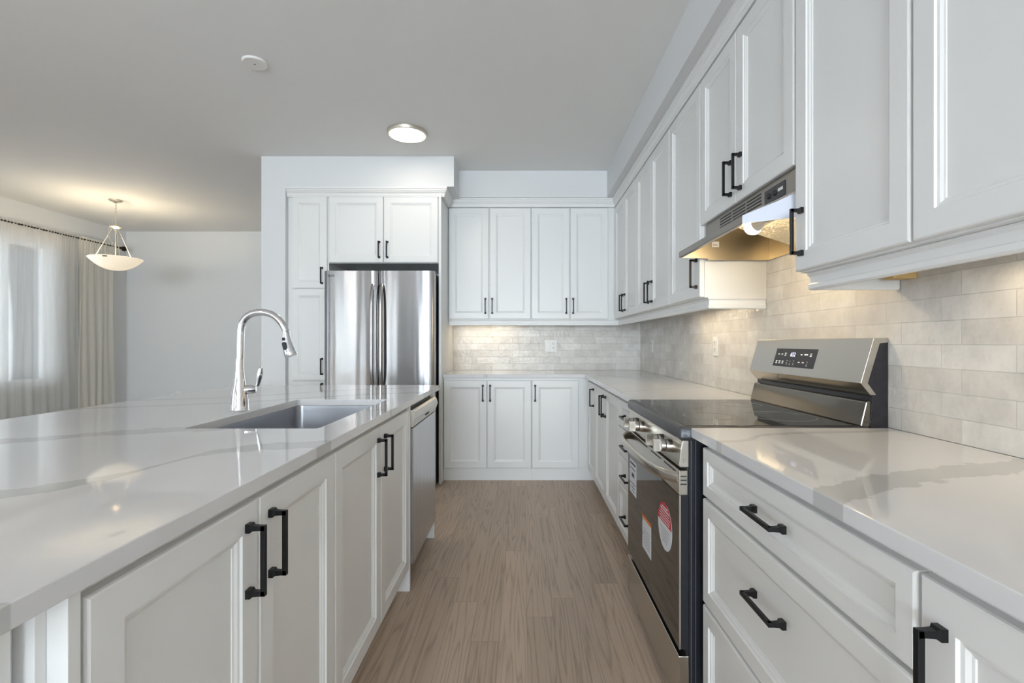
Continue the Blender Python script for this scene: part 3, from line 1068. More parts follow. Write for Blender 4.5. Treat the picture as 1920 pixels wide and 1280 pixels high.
# ---- faucet
FX, FY = -1.116, 1.913
root = thing('kitchen_faucet', (FX, FY, 0.915), 'chrome gooseneck pull down faucet standing behind the sink', 'faucet')


def fp(cx, cy, dy=0.0):
    return (FX + (cx - 160) / 2647, FY + dy, 0.915 + (1160 - cy) / 2647)


MB().lathe([(0.0, 0), (0.033, 0), (0.0335, 0.003), (0.032, 0.006), (0.0318, 0.03), (0.0305, 0.045), (0.027, 0.075), (0.0215, 0.105), (0.0175, 0.135),
            (0.0152, 0.165), (0.0140, 0.20), (0.0138, 0.205)], (FX, FY, 0.9155)).build('body', 'chrome', root, smooth=True)
cen = [(165, 622), (167, 540), (169, 450), (171, 350), (176, 290), (190, 238), (215, 198), (250, 167), (290, 146), (340, 134), (390, 131), (440, 136),
       (490, 151), (535, 177), (575, 212), (605, 252), (628, 292), (645, 332)]
MB().tube([fp(*c) for c in cen], 0.0134, 24).build('spout', 'chrome', root, smooth=True)
hd = [(643, 334), (645, 372), (652, 415), (668, 485), (687, 548), (699, 580), (702, 588)]
hr = [0.0132, 0.0144, 0.0160, 0.0198, 0.0234, 0.0243, 0.0230]
sp = MB().tube([fp(*c) for c in hd], hr, 24).build('spray_head', 'chrome', root, smooth=True)
# buttons on the side of the spray head that looks towards the aisle
for (cx, cy, ru, rv) in ((643, 412, 0.0066, 0.0066), (658, 484, 0.0088, 0.0165)):
    dx, dz = math.sin(math.radians(15)), math.cos(math.radians(15))
    ring0, ring1 = [], []
    rad = 0.0165 if cy < 450 else 0.0205
    c = Vector(fp(cx, cy, -rad + 0.004))
    N = Vector((-0.22, -1, 0)).normalized()
    Vv = Vector((dx, 0, -dz))
    U = N.cross(Vv).normalized()
    for k in range(24):
        t = 2 * PI * k / 24
        sgn = 1 if math.sin(t) >= 0 else -1
        p = c + U * ru * math.cos(t) + Vv * (ru * math.sin(t) + sgn * (rv - ru))
        ring0.append(p)
        ring1.append(p + N * 0.0055)
    MB().loops([ring0, ring1]).build('button', 'darkplastic', sp)
hb = MB()
hb.lathe([(0.0, 0.012), (0.0165, 0.012), (0.0178, 0.018), (0.0185, 0.040), (0.0175, 0.050), (0.013, 0.057), (0.0, 0.060)], (FX, FY, 0.998), axis=(0.92, 0.39, 0))
hb.build('hub', 'chrome', root, smooth=True)
lv = [fp(315, 905, 0.02), fp(325, 870, 0.021), fp(333, 820, 0.022), fp(342, 760, 0.022), fp(352, 718, 0.021), fp(355, 708, 0.021)]
MB().tube(lv, [0.006, 0.0075, 0.0105, 0.0115, 0.0085, 0.003], 16).build('lever', 'chrome', root, smooth=True)

# ---- dishwasher
root = thing('dishwasher', (-0.85, 2.635, 0), 'stainless dishwasher built into the island', 'dishwasher')
D0, D1 = 2.335, 2.934
MB().box(-1.10, -0.560, D0 + 0.006, D1 - 0.006, 0.09, 0.868).build('tub', 'darkplastic', root)
dd = MB()
dd.box(-0.560, -0.527, D0 + 0.003, D1 - 0.003, 0.115, 0.772, 0.003)
dd.build('door', 'steelV', root)
MB().box(-0.58, -0.545, D0 + 0.001, D0 + 0.0028, 0.115, 0.772).build('door_edge', 'white', root)
fa = MB()
fa.prism([(-0.585, 0.776), (-0.529, 0.776), (-0.512, 0.822), (-0.520, 0.850), (-0.534, 0.860), (-0.585, 0.860)], 1, D0 + 0.001, D1 - 0.001)
fa_o = fa.build('control_fascia', 'steel', root, bev=0.0015)
MB().box(-0.5225, -0.5165, 2.60, 2.68, 0.795, 0.806, 0.001).build('button_slot', 'slot', fa_o)
MB().box(-1.05, -0.60, D0 + 0.01, D1 - 0.01, 0.02, 0.089).build('toe_kick', 'darkplastic', root)
for yy in (D0 + 0.05, D1 - 0.05):
    MB().lathe([(0.0, 0), (0.018, 0), (0.018, 0.006), (0.008, 0.008), (0.008, 0.02), (0, 0.02)], (-0.64, yy, 0.0), 16).build('foot', 'darkplastic', root)

# ---- fridge
FXL, FXR = -1.600, -0.712
FZ = 1.764
FYf = 3.905
root = thing('refrigerator', (-1.156, 4.30, 0), 'stainless french door refrigerator under the white cabinet', 'refrigerator')
MB().box(FXL + 0.008, FXR - 0.004, FYf + 0.055, 4.70, 0.03, FZ - 0.012, 0.003).build('case', 'duct', root)


def fdoor(x0, x1, z0, z1, name, bul=0.006):
    """softly bowed door"""
    mb = MB()
    n = 16
    pts = []
    for k in range(n + 1):
        t = k / n
        x = x0 + (x1 - x0) * t
        e = min(t, 1 - t) * (x1 - x0)
        rr = 0.016
        edge = 0 if e > rr else rr - math.sqrt(max(0, rr * rr - (rr - e) ** 2))
        pts.append((x, FYf + edge - bul * math.sin(PI * t)))
    ring = pts + [(x1, FYf + 0.05), (x0, FYf + 0.05)]
    mb.loops([[(x, y, z0) for x, y in ring], [(x, y, z1) for x, y in ring]])
    return mb.build(name, 'steelV', root, smooth=True)


XM = -1.165
dl = fdoor(FXL, XM - 0.003, 0.70, FZ, 'door')
dr = fdoor(XM + 0.003, FXR, 0.70, FZ, 'door')
fz = fdoor(FXL, FXR, 0.06, 0.69, 'freezer_drawer')
for sgn, dpar in ((-1, dl), (1, dr)):
    hx = XM + sgn * 0.036
    pts = []
    for k in range(25):
        t = k / 24
        z = 0.80 + (1.66 - 0.80) * t
        bow = 0.058 * (1 - (2 * t - 1) ** 6) if 0 < t < 1 else 0
        pts.append((z, bow))
    mb = MB()
    rings = []
    for z, bow in pts:
        yc = FYf - 0.004 - bow
        hw, ht = 0.0155, 0.008
        rings.append([(hx - hw, yc + ht, z), (hx - hw * 0.8, yc - ht * 0.4, z), (hx - hw * 0.35, yc - ht, z), (hx + hw * 0.35, yc - ht, z), (hx + hw * 0.8, yc - ht * 0.4, z), (hx + hw, yc + ht, z)])
    mb.loops(rings)
    mb.build('handle', 'steelV', dpar, smooth=True)
hf = MB()
hf.tube([(FXL + 0.08, FYf - 0.0, 0.62), (FXL + 0.09, FYf - 0.05, 0.62), (FXR - 0.09, FYf - 0.05, 0.62), (FXR - 0.08, FYf - 0.0, 0.62)], 0.012, 12)
hf.build('handle', 'steelV', fz, smooth=True)
mb = MB()
mb.lathe([(0.0, 0), (0.0105, 0), (0.0105, 0.0022), (0, 0.0022)], (FXL + 0.044, FYf - 0.0010, FZ - 0.041), 24, axis=(0, -1, 0))
mb.build('emblem', 'greylogo', dl)
text_mesh('LG', 0.024, lambda u, v, w_: (FXL + 0.074 + u, FYf - 0.0042 - w_, FZ - 0.041 + v), 'lettering', 'greylogo', dl)

# ---- range
RY0, RY1 = 1.533, 2.283
root = thing('range', (0.82, 1.908, 0), 'freestanding stainless and black electric range between the counters', 'range')
mb = MB()
mb.box(0.528, 1.150, RY0 + 0.006, RY1 - 0.003, 0.03, 0.875)
mb.box(0.520, 0.5285, RY0 + 0.010, RY1 - 0.006, 0.03, 0.875)
mb.build('body', 'enamel', root)
for yy in (RY0 + 0.06, RY1 - 0.06):
    for xx in (0.58, 1.09):
        MB().lathe([(0, 0), (0.018, 0), (0.018, 0.01), (0.01, 0.012), (0.01, 0.031), (0, 0.031)], (xx, yy, 0), 16).build('foot', 'darkplastic', root)
M['edgegrey'] = simple('pale_ridge_grey', (0.16, 0.17, 0.20), 0.3, 0.5, nscale=40, nstr=0.1, vary=0.3)
for xx in (0.5335, 0.5475):  # two thin grey strips up the black range side
    MB().box(xx, xx + 0.0018, RY0 + 0.0045, RY0 + 0.0062, 0.04, 0.872).build('side_ridge', 'edgegrey', root)
# cooktop with rounded frame and glass
mb = MB()
rings = []
for ins, z in ((0.006, 0.876), (0.0, 0.884), (0.0, 0.907), (0.003, 0.914), (0.009, 0.917), (0.018, 0.917)):
    rings.append([(x, y, z) for x, y in rrect(0.493 + ins, 1.10, RY0 - 0.004 + ins, RY1 + 0.001 - ins, 0.012)])
mb.loops(rings)
ct = mb.build('cooktop', 'steelhood', root, smooth=True)
ct.data.materials[0] = simple('cooktop_frame_grey', (0.07, 0.072, 0.08), 0.35, 0.3, nscale=100, nstr=0.05)
gl = MB().box(0.520, 1.070, RY0 + 0.018, RY1 - 0.018, 0.912, 0.9188, 0.001).build('glass', 'blackglass', ct)


def ringmesh(cx, cy, z, r0, r1, n=64):
    mb = MB()
    mb.lathe([(r0, 0), (r0, 0.0003), (r1, 0.0003), (r1, 0), (r0, 0)], (cx, cy, z), n, cap0=False, cap1=False)
    return mb


M['burner'] = simple('burner_line', (0.30, 0.28, 0.25), 0.3, nscale=50, vary=0.1)
for cx, cy, r in ((0.93, 2.08, 0.085), (0.93, 1.75, 0.115), (0.67, 2.08, 0.115), (0.67, 1.75, 0.085)):
    ringmesh(cx, cy, 0.9190, r - 0.0012, r + 0.0012).build('burner_ring', 'burner', ct)
# control panel with rounded vertical ends
mb = MB()
mb.prism([(0.507, 0.874), (0.528, 0.874), (0.528, 0.788), (0.497, 0.788), (0.495, 0.795), (0.500, 0.845)], 1, RY0 + 0.004, RY1 - 0.004)
cp = mb.build('control_panel', 'steel', root, bev=0.003)
MB().box(0.5085, 0.5145, RY0 + 0.0025, RY0 + 0.0045, 0.803, 0.815, 0.001).build('screw_cap', 'chrome', cp)
for yy in (1.638, 1.735, 2.010, 2.110):
    mb = MB()
    zc = 0.836
    ax = (-1, 0, 0.06)
    mb.lathe([(0.0, -0.002), (0.0215, -0.002), (0.021, 0.012), (0.0195, 0.018)], (0.499, yy, zc), 28, axis=ax)
    k = mb.build('knob', 'steel', cp, smooth=True)
    MB().lathe([(0.0, 0.018), (0.0198, 0.018), (0.0198, 0.0215), (0, 0.0215)], (0.499, yy, zc), 28, axis=ax).build('seal', 'slot', k)
    MB().lathe([(0.0, 0.0215), (0.0195, 0.0215), (0.0185, 0.034), (0, 0.035)], (0.499, yy, zc), 28, axis=ax).build('cap', 'steel', k, smooth=True)
    MB().box(0.440, 0.466, yy - 0.0065, yy + 0.0065, zc - 0.020, zc + 0.0235, 0.002).build('grip', 'steel', k)
# oven door
OX0, OX1 = 0.495, 0.5245
mb = MB()
mb.box(OX0, OX1, RY0 + 0.004, RY1 - 0.004, 0.700, 0.779, 0.003)
mb.box(OX0 + 0.0005, OX0 + 0.006, RY0 + 0.004, RY0 + 0.008, 0.212, 0.700)
od = mb.build('oven_door', 'steel', root)
MB().box(OX0 + 0.003, OX1, RY0 + 0.0045, RY1 - 0.0045, 0.212, 0.7005).build('door_frame', 'enamel', od)
MB().box(OX0, OX0 + 0.003, RY0 + 0.0085, RY1 - 0.006, 0.214, 0.699).build('glass', 'ovenglass', od)
for k in range(3):
    MB().box(0.500, 0.519, RY0 + 0.0028, RY0 + 0.0042, 0.758 - k * 0.0125, 0.762 - k * 0.0125).build('vent_slot', 'slot', od)
for (ya, yb, zz) in ((1.57, 1.70, 0.770), (1.74, 1.87, 0.770), (1.93, 2.06, 0.770), (2.10, 2.23, 0.770)):
    MB().box(OX0 - 0.0006, OX0 + 0.004, ya, yb, zz - 0.0035, zz + 0.0005).build('vent_slot', 'slot', od)
pts, n = [], 28
for k in range(n + 1):
    t = k / n
    y = RY0 + 0.012 + (RY1 - RY0 - 0.024) * t
    pts.append((OX0 + 0.002 - 0.062 * (1 - (2 * t - 1) ** 4) ** 0.8 if 0 < t < 1 else OX0 + 0.002, y, 0.753))
mb = MB()
rings = []
for i, p in enumerate(pts):
    a = Vector(pts[max(0, i - 1)])
    b_ = Vector(pts[min(n, i + 1)])
    T = (b_ - a).normalized()
    N = Vector((T.y, -T.x, 0))
    if N.x > 0:
        N = -N
    c = Vector(p)
    rings.append([c + N * (0.0085 * math.cos(q)) + Vector((0, 0, 1)) * (0.0185 * math.sin(q)) for q in [2 * PI * j / 16 for j in range(16)]])
mb.loops(rings)
mb.build('handle', 'steel', od, smooth=True)
# storage drawer
MB().box(0.494, 0.527, RY0 + 0.004, RY1 - 0.004, 0.030, 0.190, 0.002).build('storage_drawer', 'steel', root)
# labels stuck to the oven door
def plate(y0, y1, z0, z1, mat, name, par, x=OX0, th=0.0006):
    return MB().box(x - th, x, y0, y1, z0, z1).build(name, mat, par)


st = plate(2.115, 2.235, 0.505, 0.655, 'paper', 'rating_sticker', od)
for zz, a, b_, h in ((0.640, 2.125, 2.225, 0.010), (0.618, 2.13, 2.225, 0.005), (0.59, 2.15, 2.20, 0.018), (0.552, 2.125, 2.225, 0.004), (0.535, 2.14, 2.21, 0.004), (0.52, 2.14, 2.20, 0.003)):
    plate(a, b_, zz - h / 2, zz + h / 2, 'ink', 'print', st, OX0 - 0.0006, 0.0003)
st = plate(1.87, 2.005, 0.345, 0.475, 'paper', 'energy_sticker', od)
plate(1.87, 2.005, 0.468, 0.482, 'orange', 'orange_band', st, OX0 - 0.0006, 0.0003)
for k in range(6):
    plate(1.885, 1.985, 0.368 + k * 0.012, 0.3695 + k * 0.012, 'ink', 'print', st, OX0 - 0.0006, 0.0003)
for zz in (0.455, 0.40):
    plate(1.990, 1.997, zz, zz + 0.01, 'ink', 'print', st, OX0 - 0.0006, 0.0003)
cy, cz, ry, rz = 1.69, 0.545, 0.082, 0.082


def oval(z_from, z_to, x0, x1):
    pts = []
    n = 40
    for k in range(n + 1):
        z = z_from + (z_to - z_from) * k / n
        pts.append((cy + ry * math.sqrt(max(0, 1 - ((z - cz) / rz) ** 2)), z))
    for k in range(n, -1, -1):
        z = z_from + (z_to - z_from) * k / n
        pts.append((cy - ry * math.sqrt(max(0, 1 - ((z - cz) / rz) ** 2)), z))
    q = [pts[0]]
    for p in pts[1:]:
        if (abs(p[0] - q[-1][0]) + abs(p[1] - q[-1][1])) > 1e-6:
            q.append(p)
    if (abs(q[0][0] - q[-1][0]) + abs(q[0][1] - q[-1][1])) < 1e-6:
        q.pop()
    mb = MB()
    return mb.prism(q, 0, x0, x1)


st = oval(cz - rz, cz + rz, OX0 - 0.0006, OX0).build('oval_sticker', 'paper', od)
oval(cz + 0.008, cz + rz * 0.995, OX0 - 0.0009, OX0 - 0.0006).build('red_field', 'red', st)
for k, hw in enumerate((0.055, 0.06, 0.06, 0.05, 0.05, 0.035)):
    z = cz + 0.014 + k * 0.0095
    plate(cy - hw, cy + hw, z, z + (0.003 if k < 4 else 0.005), 'paper', 'print', st, OX0 - 0.0009, 0.0003)
for k in range(6):
    z = cz - 0.012 - k * 0.009
    plate(cy - 0.05 + k * 0.004, cy + 0.05 - k * 0.004, z, z + 0.0012, 'ink', 'print', st, OX0 - 0.0006, 0.0003)

# backguard
bgp = [(1.112, 1.197), (1.122, 1.199), (1.155, 1.199), (1.155, 0.880), (1.09, 0.880), (1.09, 1.018), (1.099, 1.018), (1.069, 1.055)]
mb = MB()
mb.prism([(1.120, 1.190), (1.154, 1.190), (1.154, 0.88), (1.10, 0.88), (1.105, 1.012), (1.080, 1.055)], 1, RY0, RY1)
bgd = mb.build('backguard', 'duct', root)
mb = MB()
# wrapped stainless shell: front slope, lower return, top and narrow side flanges
sh = [(1.108, 1.197), (1.154, 1.199), (1.154, 1.184), (1.1275, 1.181), (1.090, 1.055), (1.1165, 1.018), (1.0975, 1.018), (1.067, 1.055)]
mb.prism(sh, 1, RY0 - 0.001, RY1 + 0.001)
mb.build('fascia', 'steel', bgd, bev=0.0008)
mb = MB()
mb.prism([(1.088, 0.995), (1.094, 0.998), (1.104, 0.998), (1.104, 0.915), (1.073, 0.915), (1.070, 0.920)], 1, RY0 + 0.004, RY1 - 0.002)
mb.build('lower_panel', 'steelg', bgd, bev=0.003)
# control screen in the plane of the slope
A = Vector((1.067, 0, 1.055))
B = Vector((1.108, 0, 1.197))
sl = (B - A).normalized()
nn = Vector((-sl.z, 0, sl.x))


def gp(y, s_, w_):
    q = A + sl * s_ + nn * w_
    return (q.x, y, q.z)


mb = MB()
mb.loops([[gp(1.800, 0.032, 0.0), gp(2.088, 0.032, 0.0), gp(2.088, 0.108, 0.0), gp(1.800, 0.108, 0.0)],
          [gp(1.800, 0.032, 0.0012), gp(2.088, 0.032, 0.0012), gp(2.088, 0.108, 0.0012), gp(1.800, 0.108, 0.0012)]])
scr = mb.build('control_screen', 'darkplastic', bgd)
text_mesh('652', 0.024, lambda u, v, w_: gp(1.955 - u, 0.083 + v, 0.0014 + w_), 'clock_digits', 'display', scr, 0.0001)
icons = [(2.060, 0.084, 0), (2.035, 0.084, 0), (2.010, 0.084, 1), (1.895, 0.084, 0), (1.865, 0.084, 2), (1.833, 0.084, 1),
         (2.065, 0.050, 1), (2.041, 0.050, 1), (2.017, 0.050, 1), (1.985, 0.052, 3), (1.962, 0.050, 3), (1.938, 0.052, 3), (1.900, 0.053, 0), (1.872, 0.053, 4), (1.845, 0.050, 3)]
for y, s_, k in icons:
    tgt = MB()
    rows = {0: [(0, 0.006, 0.0018)], 1: [(0.0045, 0.0065, 0.0013), (0, 0.004, 0.001), (-0.0045, 0.0065, 0.0013)], 2: [(0.001, 0.012, 0.0022)],
            3: [(0.006, 0.0022, 0.0009), (-0.003, 0.0022, 0.0009), (-0.009, 0.004, 0.0007)], 4: [(0, 0.007, 0.0018)]}[k]
    for ds, hw, hh in rows:
        a = [gp(y - hw, s_ + ds - hh, 0.0012), gp(y + hw, s_ + ds - hh, 0.0012), gp(y + hw, s_ + ds + hh, 0.0012), gp(y - hw, s_ + ds + hh, 0.0012)]
        b_ = [gp(y - hw, s_ + ds - hh, 0.0015), gp(y + hw, s_ + ds - hh, 0.0015), gp(y + hw, s_ + ds + hh, 0.0015), gp(y - hw, s_ + ds + hh, 0.0015)]
        tgt.loops([a, b_])
    tgt.build('key_icon', 'iconr' if k == 4 else 'iconw', scr)

# ---- range hood
HY0, HY1 = 1.518, 2.262
root = thing('range_hood', (0.95, 1.90, 1.57), 'stainless under cabinet range hood over the range', 'range hood')
ZH = 1.7365
# canopy shell: open below; outline in plan is tapered at the near end
def shell(plan_out, z0, z1, name, mat, par):
    mb = MB()
    rings = [[(x, y, z0) for x, y in plan_out], [(x, y, z1) for x, y in plan_out]]
    mb.loops(rings, False, False)
    return mb.build(name, mat, par)


# front control strip
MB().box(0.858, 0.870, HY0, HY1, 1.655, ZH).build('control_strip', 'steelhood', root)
cs = root.children[0]
# sloped front canopy (slab from strip to lip) and lip
mb = MB()
q = [(0.730, 1.612), (0.732, HY1)]
top_ = [(0.858, HY0, 1.660), (0.858, HY1, 1.660), (0.730, HY1, 1.606), (0.730, 1.612, 1.606)]
bot_ = [(0.858, HY0, 1.655), (0.858, HY1, 1.655), (0.734, HY1, 1.601), (0.734, 1.614, 1.601)]
mb.loops([[Vector(p) for p in top_], [Vector(p) for p in bot_]])
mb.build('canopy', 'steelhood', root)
mb = MB()
mb.prism([(0.730, 1.607), (0.728, 1.600), (0.728, 1.581), (0.731, 1.579), (0.744, 1.579), (0.744, 1.583), (0.734, 1.583), (0.734, 1.604)], 1, 1.612, HY1)
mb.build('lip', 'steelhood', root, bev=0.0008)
# near side cheek (slanted in plan) and far cheek
def cheek(p0, p1, p2, th, name, mat):
    """p0 lip end, p1 strip end, p2 wall end, each (x, y)"""
    mb = MB()
    def quad(yo):
        return [(p0[0], p0[1] + yo, 1.579), (p0[0], p0[1] + yo, 1.606), (p1[0], p1[1] + yo, 1.660), (p1[0], p1[1] + yo, 1.576)]
    mb.loops([quad(0), quad(th)])
    mb.box(p1[0], p2[0], p1[1], p1[1] + th, 1.568, ZH)
    return mb.build(name, mat, root)


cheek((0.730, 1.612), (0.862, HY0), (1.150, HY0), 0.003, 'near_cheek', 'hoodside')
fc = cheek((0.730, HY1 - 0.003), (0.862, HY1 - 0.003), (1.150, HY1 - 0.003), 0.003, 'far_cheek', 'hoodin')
MB().box(0.872, 1.150, HY0 + 0.004, HY1 - 0.004, 1.700, 1.704).build('inner_top', 'hoodin', root)
MB().box(1.145, 1.150, HY0 + 0.004, HY1 - 0.004, 1.568, 1.700).build('back_plate', 'hoodin', root)
mb = MB()
mb.prism([(0.875, 1.660), (0.878, 1.664), (1.141, 1.578), (1.138, 1.574)], 1, HY0 + 0.006, 2.0)
mb.build('grease_filter', 'filter', root)
mb = MB()
mb.box(0.800, 0.872, HY0 + 0.09, 1.80, 1.620, 1.623)
mb.build('lamp_plate', 'hoodin', root)
# vent louvres and control box on the strip
for i in range(3):
    ya = 1.745 + i * 0.125
    for j in range(4):
        MB().box(0.8568, 0.8582, ya, ya + 0.112, 1.680 + j * 0.012, 1.685 + j * 0.012).build('vent_slot', 'slot', cs)
sw = MB().box(0.8555, 0.8582, 1.585, 1.718, 1.668, 1.716, 0.0008).build('switch_box', 'darkplastic', cs)
for yy in (1.688, 1.650):
    MB().lathe([(0.0, 0), (0.010, 0), (0.009, 0.005), (0, 0.006)], (0.8555, yy, 1.692), 20, axis=(-1, 0, 0)).build('switch', 'slot', sw, smooth=True)
MB().box(0.8548, 0.8556, 1.596, 1.626, 1.689, 1.699).build('label_strip', 'outlet', sw)
# bulb, socket
bx, by, bz = 0.838, 1.765, 1.606
AX = (0.32, -0.9, 0.22)
MB().lathe([(0.0, -0.0305), (0.012, -0.028), (0.022, -0.021), (0.029, -0.009), (0.0305, 0.0), (0.029, 0.010), (0.026, 0.016), (0, 0.016)], (bx, by, bz), 28, axis=AX).build('bulb', 'bulb', root, smooth=True)
MB().lathe([(0.0, 0.0162), (0.0262, 0.0162), (0.022, 0.032), (0.016, 0.050), (0.014, 0.064), (0.0, 0.065)], (bx, by, bz), 28, axis=AX).build('bulb_base', 'outlet', root, smooth=True)
MB().lathe([(0.0, 0.0655), (0.019, 0.0655), (0.021, 0.10), (0.0, 0.101)], (bx, by, bz), 20, axis=AX).build('socket', 'nickel', root, smooth=True)
# small round sticker on the far cheek
st = MB().box(0.880, 0.914, HY1 - 0.0040, HY1 - 0.0031, 1.628, 1.654, 0.0003).build('sticker', 'paper', root)
text_mesh('RVL', 0.013, lambda u, v, w_: (0.897 + u, HY1 - 0.0041 - w_, 1.638 + v), 'print', 'purple', st, 0.0001)
l = bpy.data.lights.new('hood_lamp', 'POINT')
l.energy = 2.3
l.color = (1.0, 0.79, 0.48)
l.shadow_soft_size = 0.03
lo = bpy.data.objects.new('hood_lamp', l)
COL.objects.link(lo)
lo.location = (bx + 0.02, by + 0.05, bz - 0.035)

# ---- electrical outlets
def slots(mb, f, u, v):
    for dv in (-0.02, 0.02):
        for du in (-0.0065, 0.0065):
            mapbox(mb, f, u + du - 0.0013, u + du + 0.0013, v + dv - 0.002, v + dv + 0.008, 0.0072, 0.0078)
        mapbox(mb, f, u - 0.0025, u + 0.0025, v + dv - 0.011, v + dv - 0.006, 0.0072, 0.0078)


def outlet(label, f, u, v, gangs=1, base=0.0):
    root = thing('outlet', f(u, v, 0), label, 'outlet', 'white electrical outlet plates')
    wd = 0.036 + 0.023 * (gangs - 1)
    mb = MB()
    mapbox(mb, f, u - wd, u + wd, v - 0.058, v + 0.058, 0, 0.005, 0.0015)
    mb.build('plate', 'outlet', root)
    uu = u + (0.023 if gangs == 2 else 0)
    mb = MB()
    mapbox(mb, f, uu - 0.017, uu + 0.017, v - 0.034, v + 0.034, 0.005, 0.0072, 0.0008)
    r = mb.build('receptacle', 'outlet', root)
    mb = MB()
    slots(mb, f, uu, v)
    mb.build('slots', 'slot', r)
    if gangs == 2:
        mb = MB()
        mapbox(mb, f, u - 0.040, u - 0.006, v - 0.034, v + 0.034, 0.005, 0.0080, 0.0008)
        mb.build('switch', 'outlet', root)
    return root


outlet('double white switch and outlet plate on the back tiles', fB(YB - 0.009), 0.278, 1.156, 2)
outlet('white outlet plate on the side tiles just beyond the range', fR(XR - 0.009), 2.905, 1.163)
outlet('white outlet plate on the side tiles near the inner corner', fR(XR - 0.009), 4.33, 1.155)
outlet('white outlet plate low on the far dining wall', fB(YF), -4.83, 0.45)

# ---- under cabinet lights
def under_light(label, x0, x1, y0, y1, power, z=ZUB):
    root = thing('under_cabinet_light', ((x0 + x1) / 2, (y0 + y1) / 2, z), label, 'light', 'slim lights under the wall cabinets')
    MB().box(x0, x1, y0, y1, z - 0.018, z - 0.0005, 0.002).build('housing', 'outlet', root)
    ax = 0.012
    MB().box(x0 + ax, x1 - ax, y0 + ax, y1 - ax, z - 0.0205, z - 0.0182).build('diffuser', 'underled', root)
    a = area('under_cabinet_lamp', ((x0 + x1) / 2, (y0 + y1) / 2, z - 0.024), (0, 0, 0), x1 - x0, y1 - y0, power, (1.0, 0.80, 0.52))
    return root


under_light('slim lit bar under the back wall cabinet near the fridge', -0.58, -0.10, 4.60, 4.64, 0.5)
under_light('slim lit bar under the wall cabinets beyond the hood', 1.00, 1.04, 2.45, 3.15, 0.8)
under_light('white lit bar under the large near wall cabinet', 1.03, 1.075, 0.72, 1.155, 0.4)

# ---- flush ceiling lights (the first is in view, the others are added out of view as fill)
def flush_light(cx_, cy_, label, watts, sz=0.26):
    root = thing('ceiling_light', (cx_, cy_, ZC), label, 'ceiling light', 'flush ceiling lights')
    MB().lathe([(0.10, 0.0), (0.148, 0.0), (0.148, -0.010), (0.143, -0.022), (0.132, -0.024), (0.130, -0.020), (0.10, -0.018)], (cx_, cy_, ZC - 0.0005), 64, cap0=False, cap1=False).build('rim', 'nickel', root, smooth=True)
    MB().lathe([(0.0, -0.016), (0.131, -0.016), (0.131, -0.0225), (0.10, -0.0265), (0.0, -0.028)], (cx_, cy_, ZC - 0.0005), 64).build('diffuser', 'led', root, smooth=True)
    l = bpy.data.lights.new('ceiling_lamp', 'AREA')
    l.shape = 'DISK'
    l.size = sz
    l.energy = watts
    l.color = (1.0, 0.92, 0.80)
    lo = bpy.data.objects.new('ceiling_lamp', l)
    COL.objects.link(lo)
    lo.location = (cx_, cy_, ZC - 0.031)


flush_light(-0.855, 3.60, 'round lit flush ceiling light with a thin nickel rim', 1.1)
flush_light(-0.855, -3.2, 'added unseen flush ceiling light behind the viewer', 12)
flush_light(-3.60, -2.6, 'added unseen flush ceiling light over the living area', 18)

# ---- blank ceiling cover
px_, py_ = -1.49, 2.70
root = thing('ceiling_cover_plate', (px_, py_, ZC), 'small round white blank cover plate on the ceiling', 'cover plate')
MB().lathe([(0.0, 0.0), (0.064, 0.0), (0.064, -0.008), (0.060, -0.012), (0.0, -0.0125)], (px_, py_, ZC - 0.0003), 48).build('disc', 'outlet', root, smooth=True)
MB().lathe([(0.0, -0.0125), (0.004, -0.0125), (0.003, -0.0145), (0.0, -0.0145)], (px_, py_, ZC - 0.0003), 12).build('screw', 'slot', root)

# ---- pendant
PX, PY = -4.449, 5.306
root = thing('pendant_light', (PX, PY, ZC), 'lit glass bowl pendant on a nickel chain over the dining area', 'pendant light')
MB().lathe([(0.0, 0), (0.062, 0), (0.060, -0.008), (0.045, -0.016), (0.02, -0.022), (0.012, -0.034), (0.0, -0.036)], (PX, PY, ZC), 32).build('canopy', 'nickel', root, smooth=True)
ch = MB()
z = ZC - 0.034
k = 0
while z > 2.475:
    c = Vector((PX, PY, z - 0.014))
    ring = []
    for j in range(17):
        t = 2 * PI * j / 16
        a, b_ = 0.0075 * math.cos(t), 0.017 * math.sin(t)
        ring.append(c + (Vector((a, 0, b_)) if k % 2 else Vector((0, a, b_))))
    ch.tube(ring, 0.0018, 8, cap=False)
    z -= 0.0265
    k += 1
ch.build('chain', 'nickel', root, smooth=True)
# slack chain loop and hub
lp = []
for j in range(20):
    t = j / 19
    lp.append((PX - 0.015 - 0.05 * math.sin(PI * t), PY - 0.02, 2.50 - 0.23 * t))
MB().tube(lp, 0.002, 8).build('slack_cord', 'nickel', root, smooth=True)
MB().lathe([(0.0, 0.045), (0.010, 0.045), (0.014, 0.03), (0.030, 0.022), (0.055, 0.016), (0.056, 0.008), (0.036, -0.004), (0.016, -0.014), (0.016, -0.035), (0.0, -0.036)], (PX, PY, 2.440), 32).build('hub', 'nickel', root, smooth=True)
MB().tube([(PX, PY, 2.41), (PX, PY, 2.06)], 0.007, 12).build('stem', 'nickel', root, smooth=True)
RB = 0.243
ZR = 2.105
for ang in (200, 320, 80):
    a = math.radians(ang)
    MB().tube([(PX + 0.035 * math.cos(a), PY + 0.035 * math.sin(a), 2.425), (PX + (RB - 0.045) * math.cos(a), PY + (RB - 0.045) * math.sin(a), ZR - 0.01)], 0.0036, 10).build('support_rod', 'nickel', root, smooth=True)
prof = []
for j in range(15):
    t = j / 14
    prof.append((max(RB * t, 0.0001), ZR - 0.130 + 0.130 * t ** 2.25))
inner = [(max(0.0001, r - 0.006), zz + 0.005) for r, zz in reversed(prof)]
MB().lathe(prof + inner, (PX, PY, 0), 64).build('glass_bowl', 'bowl', root, smooth=True)
cl = MB()
